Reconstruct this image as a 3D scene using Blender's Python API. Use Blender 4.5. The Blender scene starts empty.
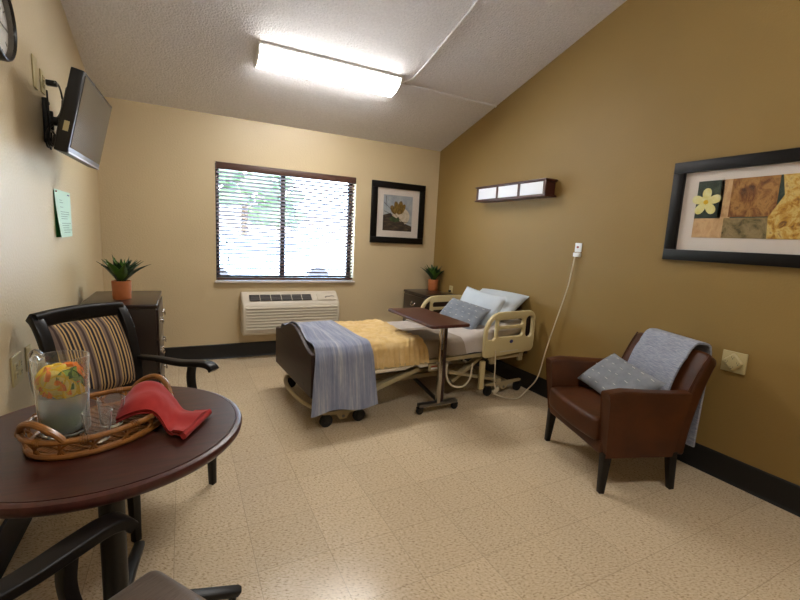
import bpy, bmesh, math, random
from mathutils import Vector, Matrix, noise
random.seed(7)
R = math.radians
PI = math.pi
S = bpy.context.scene
COL = S.collection
W, H, SL = 3.6206, 2.4962, 0.281          # room width, ceiling height at the window wall, ceiling slope
RIDGE, BACK = -4.2, -6.4

# ------------------------------------------------------------------ materials
def sr(r, g, b):
    f = lambda c: ((c/255)/12.92 if c/255 <= .04045 else ((c/255+.055)/1.055)**2.4)
    return (f(r), f(g), f(b), 1)

def new_mat(name):
    m = bpy.data.materials.new(name); m.use_nodes = True
    nt = m.node_tree
    return m, nt, nt.nodes['Principled BSDF'], nt.nodes['Material Output']

def N(nt, typ, **kw):
    n = nt.nodes.new(typ)
    for k, v in kw.items():
        if k in n.inputs: n.inputs[k].default_value = v
        else: setattr(n, k, v)
    return n

def ramp(nt, fac, stops):
    r = nt.nodes.new('ShaderNodeValToRGB')
    while len(r.color_ramp.elements) < len(stops): r.color_ramp.elements.new(.5)
    for e, (p, c) in zip(r.color_ramp.elements, stops): e.position = p; e.color = c
    nt.links.new(fac, r.inputs['Fac'])
    return r.outputs['Color']

def coords(nt, scale=(1, 1, 1), rot=(0, 0, 0), kind='Object'):
    tc = nt.nodes.new('ShaderNodeTexCoord'); mp = nt.nodes.new('ShaderNodeMapping')
    mp.inputs['Scale'].default_value = scale; mp.inputs['Rotation'].default_value = rot
    nt.links.new(tc.outputs[kind], mp.inputs['Vector'])
    return mp.outputs['Vector']

def bump(nt, b, height, strength=.2, dist=.002):
    bp = N(nt, 'ShaderNodeBump', Strength=strength, Distance=dist)
    nt.links.new(height, bp.inputs['Height']); nt.links.new(bp.outputs['Normal'], b.inputs['Normal'])

def mat(name, col, rough=.5, metal=0, spec=.5, nscale=0, namt=.0, bscale=0, bstr=.2, bdist=.002, coat=0, sheen=0, emit=None, estr=0, stretch=(1, 1, 1), detail=3):
    m, nt, b, o = new_mat(name)
    b.inputs['Base Color'].default_value = col
    b.inputs['Roughness'].default_value = rough; b.inputs['Metallic'].default_value = metal
    b.inputs['Specular IOR Level'].default_value = spec
    b.inputs['Coat Weight'].default_value = coat; b.inputs['Coat Roughness'].default_value = .15
    b.inputs['Sheen Weight'].default_value = sheen
    v = coords(nt, stretch) if (nscale or bscale) else None
    if nscale:
        n = N(nt, 'ShaderNodeTexNoise', Scale=nscale, Detail=detail); nt.links.new(v, n.inputs['Vector'])
        lo = tuple(c*(1-namt) for c in col[:3])+(1,); hi = tuple(min(1, c*(1+namt)) for c in col[:3])+(1,)
        nt.links.new(ramp(nt, n.outputs['Fac'], [(.3, lo), (.7, hi)]), b.inputs['Base Color'])
    if bscale:
        n = N(nt, 'ShaderNodeTexNoise', Scale=bscale, Detail=2); nt.links.new(v, n.inputs['Vector'])
        bump(nt, b, n.outputs['Fac'], bstr, bdist)
    if emit:
        b.inputs['Emission Color'].default_value = emit; b.inputs['Emission Strength'].default_value = estr
    return m

def wood(name, dark, light, rough=.3, scale=6, stretch=(1, 12, 12), coat=.3):
    m, nt, b, o = new_mat(name)
    v = coords(nt, stretch)
    n = N(nt, 'ShaderNodeTexNoise', Scale=scale, Detail=6, Distortion=.4); nt.links.new(v, n.inputs['Vector'])
    nt.links.new(ramp(nt, n.outputs['Fac'], [(.3, dark), (.7, light)]), b.inputs['Base Color'])
    b.inputs['Roughness'].default_value = rough; b.inputs['Coat Weight'].default_value = coat
    b.inputs['Coat Roughness'].default_value = .2
    return m

def clear(name, tint=(.97, .98, .98, 1), rough=.02, ior=1.45, white=0.0):
    """thin clear material: see-through with fresnel gloss (no refraction)"""
    m, nt, b, o = new_mat(name); nt.nodes.remove(b)
    tr = N(nt, 'ShaderNodeBsdfTransparent', Color=tint); gl = N(nt, 'ShaderNodeBsdfGlossy', Roughness=rough)
    gl.inputs['Color'].default_value = (1, 1, 1, 1)
    fr = N(nt, 'ShaderNodeFresnel', IOR=ior); mx = nt.nodes.new('ShaderNodeMixShader')
    base = tr.outputs[0]
    if white:
        df = N(nt, 'ShaderNodeBsdfTranslucent'); df.inputs['Color'].default_value = (.93, .95, .93, 1)
        d2 = N(nt, 'ShaderNodeBsdfDiffuse'); d2.inputs['Color'].default_value = (.93, .95, .93, 1)
        ad = nt.nodes.new('ShaderNodeMixShader'); ad.inputs[0].default_value = .5
        nt.links.new(df.outputs[0], ad.inputs[1]); nt.links.new(d2.outputs[0], ad.inputs[2])
        m0 = nt.nodes.new('ShaderNodeMixShader'); m0.inputs[0].default_value = white
        nt.links.new(tr.outputs[0], m0.inputs[1]); nt.links.new(ad.outputs[0], m0.inputs[2]); base = m0.outputs[0]
    ge = nt.nodes.new('ShaderNodeNewGeometry'); sb = N(nt, 'ShaderNodeMath', operation='SUBTRACT'); sb.inputs[0].default_value = 1
    nt.links.new(ge.outputs['Backfacing'], sb.inputs[1]); mm = N(nt, 'ShaderNodeMath', operation='MULTIPLY')
    nt.links.new(fr.outputs[0], mm.inputs[0]); nt.links.new(sb.outputs[0], mm.inputs[1])
    nt.links.new(mm.outputs[0], mx.inputs[0]); nt.links.new(base, mx.inputs[1]); nt.links.new(gl.outputs[0], mx.inputs[2])
    nt.links.new(mx.outputs[0], o.inputs['Surface'])
    return m

def fabric(name, cols, scale=8, stretch=(1, 1, 1), weave=220, rough=.9, detail=5, bstr=.3, pos=None):
    m, nt, b, o = new_mat(name)
    v = coords(nt, stretch)
    n = N(nt, 'ShaderNodeTexNoise', Scale=scale, Detail=detail, Roughness=.6); nt.links.new(v, n.inputs['Vector'])
    k = len(cols); ps = pos or [.3+.4*i/(k-1) for i in range(k)]
    nt.links.new(ramp(nt, n.outputs['Fac'], list(zip(ps, cols))), b.inputs['Base Color'])
    b.inputs['Roughness'].default_value = rough; b.inputs['Sheen Weight'].default_value = .15
    b.inputs['Specular IOR Level'].default_value = .2
    w = N(nt, 'ShaderNodeTexNoise', Scale=weave, Detail=1); nt.links.new(coords(nt), w.inputs['Vector'])
    bump(nt, b, w.outputs['Fac'], bstr, .001)
    return m

M = {}
M['wall_cream'] = mat('wall_cream', sr(202, 183, 147), .38, spec=.6, nscale=1.2, namt=.03, bscale=75, bstr=.6, bdist=.004)
M['wall_tan'] = mat('wall_tan', sr(142, 115, 64), .55, spec=.35, nscale=1.2, namt=.05, bscale=90, bstr=.35, bdist=.003)
M['ceiling'] = mat('ceiling', sr(232, 230, 232), .9, spec=.1, nscale=60, namt=.06, bscale=70, bstr=.9, bdist=.012)
M['black_base'] = mat('black_base', sr(13, 11, 11), .5)
M['dark_wood'] = wood('dark_wood', sr(20, 9, 9), sr(34, 16, 15), .3, 5, (1, 1, .12))
M['table_wood'] = wood('table_wood', sr(48, 20, 15), sr(74, 33, 24), .36, 7, (1, 9, 1), .08)
M['mahog'] = wood('mahog', sr(58, 22, 18), sr(76, 33, 27), .38, 6, (8, 1, 1), .2)
M['board'] = wood('board', sr(34, 15, 15), sr(46, 21, 20), .5, 5, (1, 1, 7), .0)
M['black_wood'] = mat('black_wood', sr(14, 10, 10), .42, coat=.05, spec=.3, nscale=20, namt=.2)
M['black_paint'] = mat('black_paint', sr(11, 10, 11), .45)
M['frame_black'] = mat('frame_black', sr(9, 6, 6), .42, spec=.25, coat=.0, nscale=30, namt=.25)
M['mat_board'] = mat('mat_board', sr(214, 204, 196), .85)
M['white'] = mat('white', sr(232, 232, 230), .5)
M['white_plastic'] = mat('white_plastic', sr(235, 238, 240), .35)
M['ivory'] = mat('ivory', sr(190, 174, 128), .4)
M['beige_plastic'] = mat('beige_plastic', sr(204, 188, 142), .35, nscale=5, namt=.03)
M['beige_metal'] = mat('beige_metal', sr(170, 154, 118), .4, nscale=6, namt=.08)
M['ptac'] = mat('ptac', sr(204, 194, 176), .45)
M['ptac_dark'] = mat('ptac_dark', sr(72, 68, 66), .5)
M['rubber'] = mat('rubber', sr(20, 20, 22), .6)
M['grey_metal'] = mat('grey_metal', sr(120, 118, 116), .35, metal=.9)
M['chrome'] = mat('chrome', sr(200, 196, 190), .18, metal=1, nscale=4, namt=.08)
M['brass'] = mat('brass', sr(190, 170, 130), .25, metal=1)
M['alu_dark'] = mat('alu_dark', sr(34, 30, 36), .4)
M['valance'] = wood('valance', sr(74, 48, 40), sr(92, 62, 52), .45, 8, (1, 8, 8), .1)
M['slat'] = mat('slat', sr(104, 78, 72), .5, nscale=4, namt=.05)
M['cord'] = mat('cord', sr(214, 202, 176), .5)
M['black_plastic'] = mat('black_plastic', sr(16, 16, 18), .35)
M['screen'] = mat('screen', sr(38, 36, 36), .16, spec=.6)
M['terracotta'] = mat('terracotta', sr(180, 106, 60), .55, nscale=25, namt=.06)
M['leaf'] = mat('leaf', sr(26, 54, 28), .45, nscale=9, namt=.45)
M['leaf_bright'] = mat('leaf_bright', sr(72, 108, 36), .45, nscale=9, namt=.3)
M['soil'] = mat('soil', sr(50, 36, 28), .9, nscale=60, namt=.4)
M['leather'] = mat('leather', sr(74, 38, 14), .48, nscale=6, namt=.3, bscale=260, bstr=.15, bdist=.001, coat=.0, spec=.35)
M['vinyl'] = fabric('vinyl', [sr(98, 84, 72), sr(128, 112, 98)], 30, (1, 14, 1), 260, .45)
M['yellow'] = fabric('yellow', [sr(206, 170, 108), sr(224, 196, 142)], 12, (1, 1, 1), 200)
M['sheet'] = fabric('sheet', [sr(184, 174, 168), sr(200, 191, 184)], 6, (1, 1, 1), 300)
M['greyblanket'] = fabric('greyblanket', [sr(140, 126, 112), sr(158, 145, 130)], 6, (1, 1, 1), 240)
M['pillow_white'] = fabric('pillow_white', [sr(186, 198, 210), sr(200, 209, 220)], 5, (1, 1, 1), 300)
M['throw_light'] = fabric('throw_light', [sr(120, 124, 140), sr(150, 154, 168), sr(178, 180, 188)], 12, (2, 2, 30), 260)
M['red'] = fabric('red', [sr(150, 34, 34), sr(178, 54, 50)], 9, (1, 1, 1), 330)
M['rattan'] = mat('rattan', sr(146, 94, 40), .4, nscale=40, namt=.28, coat=.3)
M['rattan_dark'] = mat('rattan_dark', sr(120, 74, 32), .45, nscale=40, namt=.3)
M['clear'] = clear('clear', (.99, .99, .99, 1), .02, 1.6, .05)
M['clear_pitcher'] = clear('clear_pitcher', (.985, .99, .99, 1), .03, 1.55, .035)
def bright_rim_glass(name, ior=1.45, col=(1, 1, 1, 1), edge=.03):
    m, nt, b, o = new_mat(name); nt.nodes.remove(b)
    g = N(nt, 'ShaderNodeBsdfGlass', Roughness=0.0, IOR=ior); g.inputs['Color'].default_value = col
    d = N(nt, 'ShaderNodeBsdfDiffuse'); d.inputs['Color'].default_value = (.9, .92, .92, 1)  # white diffuse mixed in at grazing angles, painting bright rim highlights on the glass
    lw = N(nt, 'ShaderNodeLayerWeight', Blend=.35); pw_ = N(nt, 'ShaderNodeMath', operation='POWER'); nt.links.new(lw.outputs['Facing'], pw_.inputs[0]); pw_.inputs[1].default_value = 3
    ml_ = N(nt, 'ShaderNodeMath', operation='MULTIPLY_ADD'); nt.links.new(pw_.outputs[0], ml_.inputs[0]); ml_.inputs[1].default_value = .9; ml_.inputs[2].default_value = edge
    mx = nt.nodes.new('ShaderNodeMixShader'); nt.links.new(ml_.outputs[0], mx.inputs[0]); nt.links.new(g.outputs[0], mx.inputs[1]); nt.links.new(d.outputs[0], mx.inputs[2])
    nt.links.new(mx.outputs[0], o.inputs['Surface']); return m
M['clear'] = bright_rim_glass('clear_glass', 1.5, edge=.05)
M['clear_pitcher'] = bright_rim_glass('pitcher_glass', 1.45, (.98, .99, .99, 1))
M['water'] = clear('water', (.93, .95, .94, 1), .03, 1.33, .42)
M['window_glass'] = clear('window_glass', (.97, .98, .98, 1), .0, 1.45)
M['picture_glass'] = clear('picture_glass', (.98, .98, .98, 1), .05, 1.35)
M['orange'] = mat('orange', sr(240, 130, 30), .4)
M['orange_flesh'] = mat('orange_flesh', sr(244, 158, 44), .35, nscale=50, namt=.15)
M['lemon'] = mat('lemon', sr(240, 200, 30), .4)
M['lemon_flesh'] = mat('lemon_flesh', sr(238, 214, 120), .35, nscale=50, namt=.12)
M['lime'] = mat('lime', sr(66, 110, 24), .4)
M['lime_flesh'] = mat('lime_flesh', sr(150, 176, 72), .35, nscale=50, namt=.2)
M['light_plastic'] = mat('light_plastic', sr(235, 238, 245), .45)
M['paper'] = mat('paper', sr(196, 226, 212), .8)
M['green_paper'] = mat('green_paper', sr(34, 130, 60), .8)
M['blue'] = mat('blue', sr(30, 40, 110), .4)
M['ink'] = mat('ink', sr(120, 150, 145), .8)
M['red_label'] = mat('red_label', sr(150, 40, 30), .5)

def floor_mat():
    m, nt, b, o = new_mat('vinyl_tile')
    L = nt.links
    tc = nt.nodes.new('ShaderNodeTexCoord')
    mp = nt.nodes.new('ShaderNodeMapping'); L.new(tc.outputs['Object'], mp.inputs['Vector'])
    T = .3048
    mp.inputs['Location'].default_value = (-.918/T, .118/T, 0); mp.inputs['Scale'].default_value = (1/T, 1/T, 1)
    fr = N(nt, 'ShaderNodeVectorMath', operation='FRACTION'); L.new(mp.outputs[0], fr.inputs[0])
    fl = N(nt, 'ShaderNodeVectorMath', operation='FLOOR'); L.new(mp.outputs[0], fl.inputs[0])
    wn = N(nt, 'ShaderNodeTexWhiteNoise'); L.new(fl.outputs[0], wn.inputs['Vector'])
    sx = nt.nodes.new('ShaderNodeSeparateXYZ'); L.new(fr.outputs[0], sx.inputs[0])
    def edge(out):
        a = N(nt, 'ShaderNodeMath', operation='SUBTRACT'); L.new(out, a.inputs[0]); a.inputs[1].default_value = .5
        c = N(nt, 'ShaderNodeMath', operation='ABSOLUTE'); L.new(a.outputs[0], c.inputs[0])
        d = N(nt, 'ShaderNodeMath', operation='GREATER_THAN'); L.new(c.outputs[0], d.inputs[0]); d.inputs[1].default_value = .4955
        return d.outputs[0]
    mx = N(nt, 'ShaderNodeMath', operation='MAXIMUM'); L.new(edge(sx.outputs[0]), mx.inputs[0]); L.new(edge(sx.outputs[1]), mx.inputs[1])
    # flecks, turned tile by tile
    rt = N(nt, 'ShaderNodeVectorRotate', rotation_type='Z_AXIS'); L.new(tc.outputs['Object'], rt.inputs['Vector']); L.new(wn.outputs['Value'], rt.inputs['Angle'])
    m2 = nt.nodes.new('ShaderNodeMapping'); m2.inputs['Scale'].default_value = (1, 2.2, 1); L.new(rt.outputs[0], m2.inputs['Vector'])
    n1 = N(nt, 'ShaderNodeTexNoise', Scale=66, Detail=4, Roughness=.65); L.new(m2.outputs[0], n1.inputs['Vector'])
    c1 = ramp(nt, n1.outputs['Fac'], [(.34, sr(150, 126, 98)), (.46, sr(205, 185, 154)), (.6, sr(213, 194, 165)), (.72, sr(228, 213, 190))])
    n2 = N(nt, 'ShaderNodeTexVoronoi', Scale=105); L.new(m2.outputs[0], n2.inputs['Vector'])
    f2 = ramp(nt, n2.outputs['Distance'], [(.10, (1, 1, 1, 1)), (.16, (0, 0, 0, 1))])
    ma = N(nt, 'ShaderNodeMix', data_type='RGBA'); L.new(f2, ma.inputs[0]); L.new(c1, ma.inputs[6]); ma.inputs[7].default_value = sr(184, 160, 128)
    # tile to tile tone
    mr = N(nt, 'ShaderNodeMapRange'); L.new(wn.outputs['Value'], mr.inputs[0]); mr.inputs[3].default_value = .95; mr.inputs[4].default_value = 1.04
    sc = N(nt, 'ShaderNodeVectorMath', operation='SCALE'); L.new(ma.outputs[2], sc.inputs[0]); L.new(mr.outputs[0], sc.inputs['Scale'])
    mb = N(nt, 'ShaderNodeMix', data_type='RGBA')
    fd = N(nt, 'ShaderNodeMath', operation='MULTIPLY'); L.new(mx.outputs[0], fd.inputs[0]); fd.inputs[1].default_value = .4
    L.new(fd.outputs[0], mb.inputs[0]); L.new(sc.outputs[0], mb.inputs[6]); mb.inputs[7].default_value = sr(112, 92, 70)
    L.new(mb.outputs[2], b.inputs['Base Color'])
    n3 = N(nt, 'ShaderNodeTexNoise', Scale=7, Detail=3); L.new(tc.outputs['Object'], n3.inputs['Vector'])
    rr = N(nt, 'ShaderNodeMapRange'); L.new(n3.outputs['Fac'], rr.inputs[0]); rr.inputs[3].default_value = .15; rr.inputs[4].default_value = .30
    L.new(rr.outputs[0], b.inputs['Roughness'])
    bump(nt, b, n3.outputs['Fac'], .15, .01)
    return m
M['floor'] = floor_mat()

def stripes(name, cols, axis=1, period=.1):
    """vertical upholstery stripes: cols = [(width fraction, colour)...] repeated over period"""
    m, nt, b, o = new_mat(name)
    tc = nt.nodes.new('ShaderNodeTexCoord'); sx = nt.nodes.new('ShaderNodeSeparateXYZ')
    nt.links.new(tc.outputs['Object'], sx.inputs[0])
    mu = N(nt, 'ShaderNodeMath', operation='MULTIPLY'); nt.links.new(sx.outputs[axis], mu.inputs[0]); mu.inputs[1].default_value = 1/period
    fr = N(nt, 'ShaderNodeMath', operation='FRACT'); nt.links.new(mu.outputs[0], fr.inputs[0])
    stops = []; p = 0
    for w_, c in cols: stops.append((p, c)); p += w_
    r = nt.nodes.new('ShaderNodeValToRGB'); r.color_ramp.interpolation = 'CONSTANT'
    while len(r.color_ramp.elements) < len(stops): r.color_ramp.elements.new(.5)
    for e, (q, c) in zip(r.color_ramp.elements, stops): e.position = q; e.color = c
    nt.links.new(fr.outputs[0], r.inputs['Fac']); nt.links.new(r.outputs['Color'], b.inputs['Base Color'])
    b.inputs['Roughness'].default_value = .85
    w = N(nt, 'ShaderNodeTexNoise', Scale=300); nt.links.new(tc.outputs['Object'], w.inputs['Vector'])
    bump(nt, b, w.outputs['Fac'], .3, .001)
    return m
gold, navy, taupe, brown = sr(190, 156, 104), sr(26, 22, 34), sr(120, 100, 88), sr(70, 52, 46)
M['stripe'] = stripes('stripe', [(.10, navy), (.07, gold), (.09, brown), (.07, gold), (.10, navy), (.06, gold), (.12, taupe), (.10, brown), (.09, taupe), (.07, gold), (.06, navy), (.07, gold)], 1, .115)

def blue_throw_mat():
    m, nt, b, o = new_mat('blue_throw')
    L = nt.links
    v = coords(nt, (14, .7, .7))
    n = N(nt, 'ShaderNodeTexNoise', Scale=1.6, Detail=5, Roughness=.7); L.new(v, n.inputs['Vector'])
    c = ramp(nt, n.outputs['Fac'], [(.3, sr(104, 113, 142)), (.48, sr(136, 143, 166)), (.58, sr(162, 165, 180)), (.72, sr(208, 206, 208))])
    v2 = coords(nt, (150, 8, 8)); n2 = N(nt, 'ShaderNodeTexNoise', Scale=3, Detail=2); L.new(v2, n2.inputs['Vector'])
    mx = N(nt, 'ShaderNodeMix', data_type='RGBA'); mx.blend_type = 'OVERLAY'; mx.inputs[0].default_value = .35
    L.new(c, mx.inputs[6]); L.new(n2.outputs['Fac'], mx.inputs[7]); L.new(mx.outputs[2], b.inputs['Base Color'])
    b.inputs['Roughness'].default_value = .9; b.inputs['Sheen Weight'].default_value = .2
    w = N(nt, 'ShaderNodeTexNoise', Scale=240); L.new(coords(nt), w.inputs['Vector']); bump(nt, b, w.outputs['Fac'], .35, .0015)
    return m
M['blue_throw'] = blue_throw_mat()

# ------------------------------------------------------------------ mesh helpers
def catmull(pts, n=6):
    pts = [Vector(p) for p in pts]; out = []
    P = [pts[0]*2-pts[1]] + pts + [pts[-1]*2-pts[-2]]
    for i in range(1, len(P)-2):
        a, b, c, d = P[i-1:i+3]
        for k in range(n):
            t = k/n
            out.append(.5*((2*b)+(c-a)*t+(2*a-5*b+4*c-d)*t*t+(3*b-a-3*c+d)*t**3))
    out.append(pts[-1]); return out

def circ(r, n=10): return [(r*math.cos(2*PI*i/n), r*math.sin(2*PI*i/n)) for i in range(n)]
def rrect(w, h, r=.004, k=2):
    o = []
    for cx, cy, a0 in ((w/2-r, h/2-r, 0), (-w/2+r, h/2-r, 90), (-w/2+r, -h/2+r, 180), (w/2-r, -h/2+r, 270)):
        for i in range(k+1):
            a = R(a0+90*i/k); o.append((cx+r*math.cos(a), cy+r*math.sin(a)))
    return o

class MB:
    def __init__(s): s.bm = bmesh.new(); s.mi = 0
    def _fin(s, faces):
        for f in faces: f.material_index = s.mi
    def merge(s, b2, mtx=None):
        if mtx: bmesh.ops.transform(b2, matrix=mtx, verts=b2.verts)
        me = bpy.data.meshes.new('t'); b2.to_mesh(me); b2.free()
        n0 = len(s.bm.faces); s.bm.from_mesh(me); bpy.data.meshes.remove(me)
        s.bm.faces.ensure_lookup_table(); s._fin(s.bm.faces[n0:])
        return s
    def box(s, c, size, rot=None, bev=0, seg=2, taper=None):
        b = bmesh.new(); bmesh.ops.create_cube(b, size=1)
        if taper:
            for v in b.verts:
                if v.co.z < 0: v.co.x *= taper; v.co.y *= taper
        bmesh.ops.scale(b, vec=size, verts=b.verts)
        if bev: bmesh.ops.bevel(b, geom=b.edges[:], offset=bev, segments=seg, affect='EDGES', profile=.5, clamp_overlap=True)
        m = Matrix.Translation(c)
        if rot is not None: m = m @ rot
        return s.merge(b, m)
    def cyl(s, a, b_, r0, r1=None, seg=20, bev=0):
        a, b_ = Vector(a), Vector(b_); r1 = r0 if r1 is None else r1
        b = bmesh.new(); bmesh.ops.create_cone(b, cap_ends=True, segments=seg, radius1=r0, radius2=r1, depth=(b_-a).length)
        if bev: bmesh.ops.bevel(b, geom=[e for e in b.edges if len(e.link_faces) == 2 and any(len(f.verts) > 4 for f in e.link_faces)], offset=bev, segments=2, affect='EDGES')
        q = Vector((0, 0, 1)).rotation_difference((b_-a).normalized()).to_matrix().to_4x4()
        return s.merge(b, Matrix.Translation((a+b_)/2) @ q)
    def sphere(s, c, r, sc=(1, 1, 1), u=16, v=10, rot=None):
        b = bmesh.new(); bmesh.ops.create_uvsphere(b, u_segments=u, v_segments=v, radius=r)
        m = Matrix.Translation(c)
        if rot is not None: m = m @ rot
        return s.merge(b, m @ Matrix.Diagonal((*sc, 1)))
    def sweep(s, pts, prof, up=(0, 0, 1), scales=None, closed=False):
        pts = [Vector(p) for p in pts]; n = len(pts); b = bmesh.new(); rings = []
        up0 = Vector(up)
        for i, p in enumerate(pts):
            if closed: t = pts[(i+1) % n]-pts[i-1]
            else: t = pts[min(i+1, n-1)]-pts[max(i-1, 0)]
            t.normalize(); side = up0.cross(t)
            if side.length < 1e-3: side = Vector((1, 0, 0)).cross(t)
            side.normalize(); u = t.cross(side)
            k = scales[i] if scales else 1
            rings.append([b.verts.new(p+side*(x*k)+u*(y*k)) for x, y in prof])
        m = len(prof); rg = n if closed else n-1
        for i in range(rg):
            A, B = rings[i], rings[(i+1) % n]
            for j in range(m): b.faces.new((A[j], A[(j+1) % m], B[(j+1) % m], B[j]))
        if not closed: b.faces.new(rings[0][::-1]); b.faces.new(rings[-1])
        bmesh.ops.recalc_face_normals(b, faces=b.faces)
        return s.merge(b)
    def lathe(s, prof, c=(0, 0, 0), seg=32, closed=False):
        b = bmesh.new(); rings = []
        for r, z in prof: rings.append([b.verts.new((r*math.cos(2*PI*i/seg), r*math.sin(2*PI*i/seg), z)) for i in range(seg)] if r > 1e-5 else [b.verts.new((0, 0, z))])
        for A, B in zip(rings, rings[1:]):
            for i in range(seg):
                j = (i+1) % seg
                q = [A[i % len(A)], A[j % len(A)], B[j % len(B)], B[i % len(B)]]
                q = list(dict.fromkeys(q))
                if len(q) > 2: b.faces.new(q)
        bmesh.ops.recalc_face_normals(b, faces=b.faces)
        return s.merge(b, Matrix.Translation(c))
    def grid(s, fn, nu, nv, thick=0):
        """fn(u,v)->point for u,v in 0..1; optional thickness"""
        b = bmesh.new(); V = [[b.verts.new(fn(i/nu, j/nv)) for j in range(nv+1)] for i in range(nu+1)]
        for i in range(nu):
            for j in range(nv): b.faces.new((V[i][j], V[i+1][j], V[i+1][j+1], V[i][j+1]))
        if thick:
            b.normal_update()
            T = [[b.verts.new(V[i][j].co - V[i][j].normal*thick) for j in range(nv+1)] for i in range(nu+1)]
            for i in range(nu):
                for j in range(nv): b.faces.new((T[i][j], T[i][j+1], T[i+1][j+1], T[i+1][j]))
            for i in range(nu):
                b.faces.new((V[i][0], T[i][0], T[i+1][0], V[i+1][0])); b.faces.new((V[i][nv], V[i+1][nv], T[i+1][nv], T[i][nv]))
            for j in range(nv):
                b.faces.new((V[0][j], V[0][j+1], T[0][j+1], T[0][j])); b.faces.new((V[nu][j], T[nu][j], T[nu][j+1], V[nu][j+1]))
        bmesh.ops.recalc_face_normals(b, faces=b.faces)
        return s.merge(b)
    def prism(s, pts2, d0, d1, plane='yz'):
        """extrude polygon of 2d points along the third axis"""
        f = {'yz': lambda a, b_, d: (d, a, b_), 'xz': lambda a, b_, d: (a, d, b_), 'xy': lambda a, b_, d: (a, b_, d)}[plane]
        b = bmesh.new()
        A = [b.verts.new(f(x, y, d0)) for x, y in pts2]; B = [b.verts.new(f(x, y, d1)) for x, y in pts2]
        b.faces.new(A); b.faces.new(B[::-1]); n = len(A)
        for i in range(n): b.faces.new((A[i], B[i], B[(i+1) % n], A[(i+1) % n]))
        bmesh.ops.recalc_face_normals(b, faces=b.faces)
        return s.merge(b)
    def poly(s, pts):
        vs = [s.bm.verts.new(p) for p in pts]; f = s.bm.faces.new(vs); f.material_index = s.mi; return s
    def plate(s, outline, holes, thick, bev, mtx):
        """flat shape with holes (from a filled 2d curve), rounded edges, placed by mtx (shape in local xy, thickness in z)"""
        cu = bpy.data.curves.new('c', 'CURVE'); cu.dimensions = '2D'; cu.fill_mode = 'BOTH'
        cu.extrude = thick/2-bev; cu.bevel_depth = bev; cu.bevel_resolution = 2; cu.offset = -bev
        for pts in [outline]+holes:
            sp = cu.splines.new('POLY'); sp.points.add(len(pts)-1); sp.use_cyclic_u = True
            for q, (x, y) in zip(sp.points, pts): q.co = (x, y, 0, 1)
        o = bpy.data.objects.new('c', cu); COL.objects.link(o)
        dg = bpy.context.evaluated_depsgraph_get(); me = bpy.data.meshes.new_from_object(o.evaluated_get(dg))
        b = bmesh.new(); b.from_mesh(me); bmesh.ops.remove_doubles(b, verts=b.verts, dist=1e-5)
        bpy.data.objects.remove(o); bpy.data.curves.remove(cu); bpy.data.meshes.remove(me)
        return s.merge(b, mtx)
    def build(s, name, mats, parent=None, ang=35):
        me = bpy.data.meshes.new(name); s.bm.to_mesh(me); s.bm.free()
        for m in (mats if isinstance(mats, (list, tuple)) else [mats]): me.materials.append(M[m] if isinstance(m, str) else m)
        for p in me.polygons: p.use_smooth = True
        me.set_sharp_from_angle(angle=R(ang))
        o = bpy.data.objects.new(name, me); COL.objects.link(o)
        if parent: o.parent = parent
        return o

def tag(o, label=None, cat=None, group=None, kind=None):
    if label: o['label'] = label
    if cat: o['category'] = cat
    if group: o['group'] = group
    if kind: o['kind'] = kind
    return o
def thing(name, loc, label, cat, rz=0, group=None):
    o = bpy.data.objects.new(name, None); o.empty_display_size = .05; COL.objects.link(o)
    o.location = loc; o.rotation_euler = (0, 0, rz)
    return tag(o, label, cat, group)
def struct(o, label=None): o['kind'] = 'structure'; return o
def copy_tree(o, parent=None):
    c = o.copy(); COL.objects.link(c); c.parent = parent
    for ch in [x for x in bpy.data.objects if x.parent == o]: copy_tree(ch, c)
    return c
RX = lambda a: Matrix.Rotation(R(a), 4, 'X')
RY = lambda a: Matrix.Rotation(R(a), 4, 'Y')
RZ = lambda a: Matrix.Rotation(R(a), 4, 'Z')
def arc(cx, cy, r, a0, a1, n=6): return [(cx+r*math.cos(R(a0+(a1-a0)*i/n)), cy+r*math.sin(R(a0+(a1-a0)*i/n))) for i in range(n+1)]
def rr2(x0, y0, x1, y1, r, n=5):
    return arc(x1-r, y1-r, r, 0, 90, n)+arc(x0+r, y1-r, r, 90, 180, n)+arc(x0+r, y0+r, r, 180, 270, n)+arc(x1-r, y0+r, r, 270, 360, n)

# ------------------------------------------------------------------ the room
zc = lambda y: H-SL*y if y > RIDGE else H-SL*RIDGE-SL*(RIDGE-y)
struct(MB().box((W/2, BACK/2, -.05), (W+.24, -BACK+.24, .1)).build('floor', 'floor'))
struct(MB().prism([(.12, zc(.12)), (RIDGE, zc(RIDGE)), (BACK-.12, zc(BACK-.12)), (BACK-.12, zc(BACK-.12)+.1), (RIDGE, zc(RIDGE)+.1), (.12, zc(.12)+.1)], -.12, W+.12).build('ceiling', 'ceiling'))
side = [(.12, 0), (.12, zc(.12)), (RIDGE, zc(RIDGE)), (BACK-.12, zc(BACK-.12)), (BACK-.12, 0)]
struct(MB().prism(side, -.12, 0).build('wall_left', 'wall_cream'))
struct(MB().prism(side, W, W+.12).build('wall_right', 'wall_tan'))
struct(MB().box((W/2, BACK-.06, zc(BACK)/2), (W, .12, zc(BACK))).build('wall_front', 'wall_cream'))
WX1, WX2, WZ1, WZ2 = .978, 2.496, .84, 2.052
wb = MB()
wb.box((WX1/2, .09, H/2), (WX1, .18, H)); wb.box(((WX2+W)/2, .09, H/2), (W-WX2, .18, H))
wb.box(((WX1+WX2)/2, .09, WZ1/2), (WX2-WX1, .18, WZ1)); wb.box(((WX1+WX2)/2, .09, (WZ2+H)/2), (WX2-WX1, .18, H-WZ2))
struct(wb.build('wall_back', 'wall_cream'))
BH = .159
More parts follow.
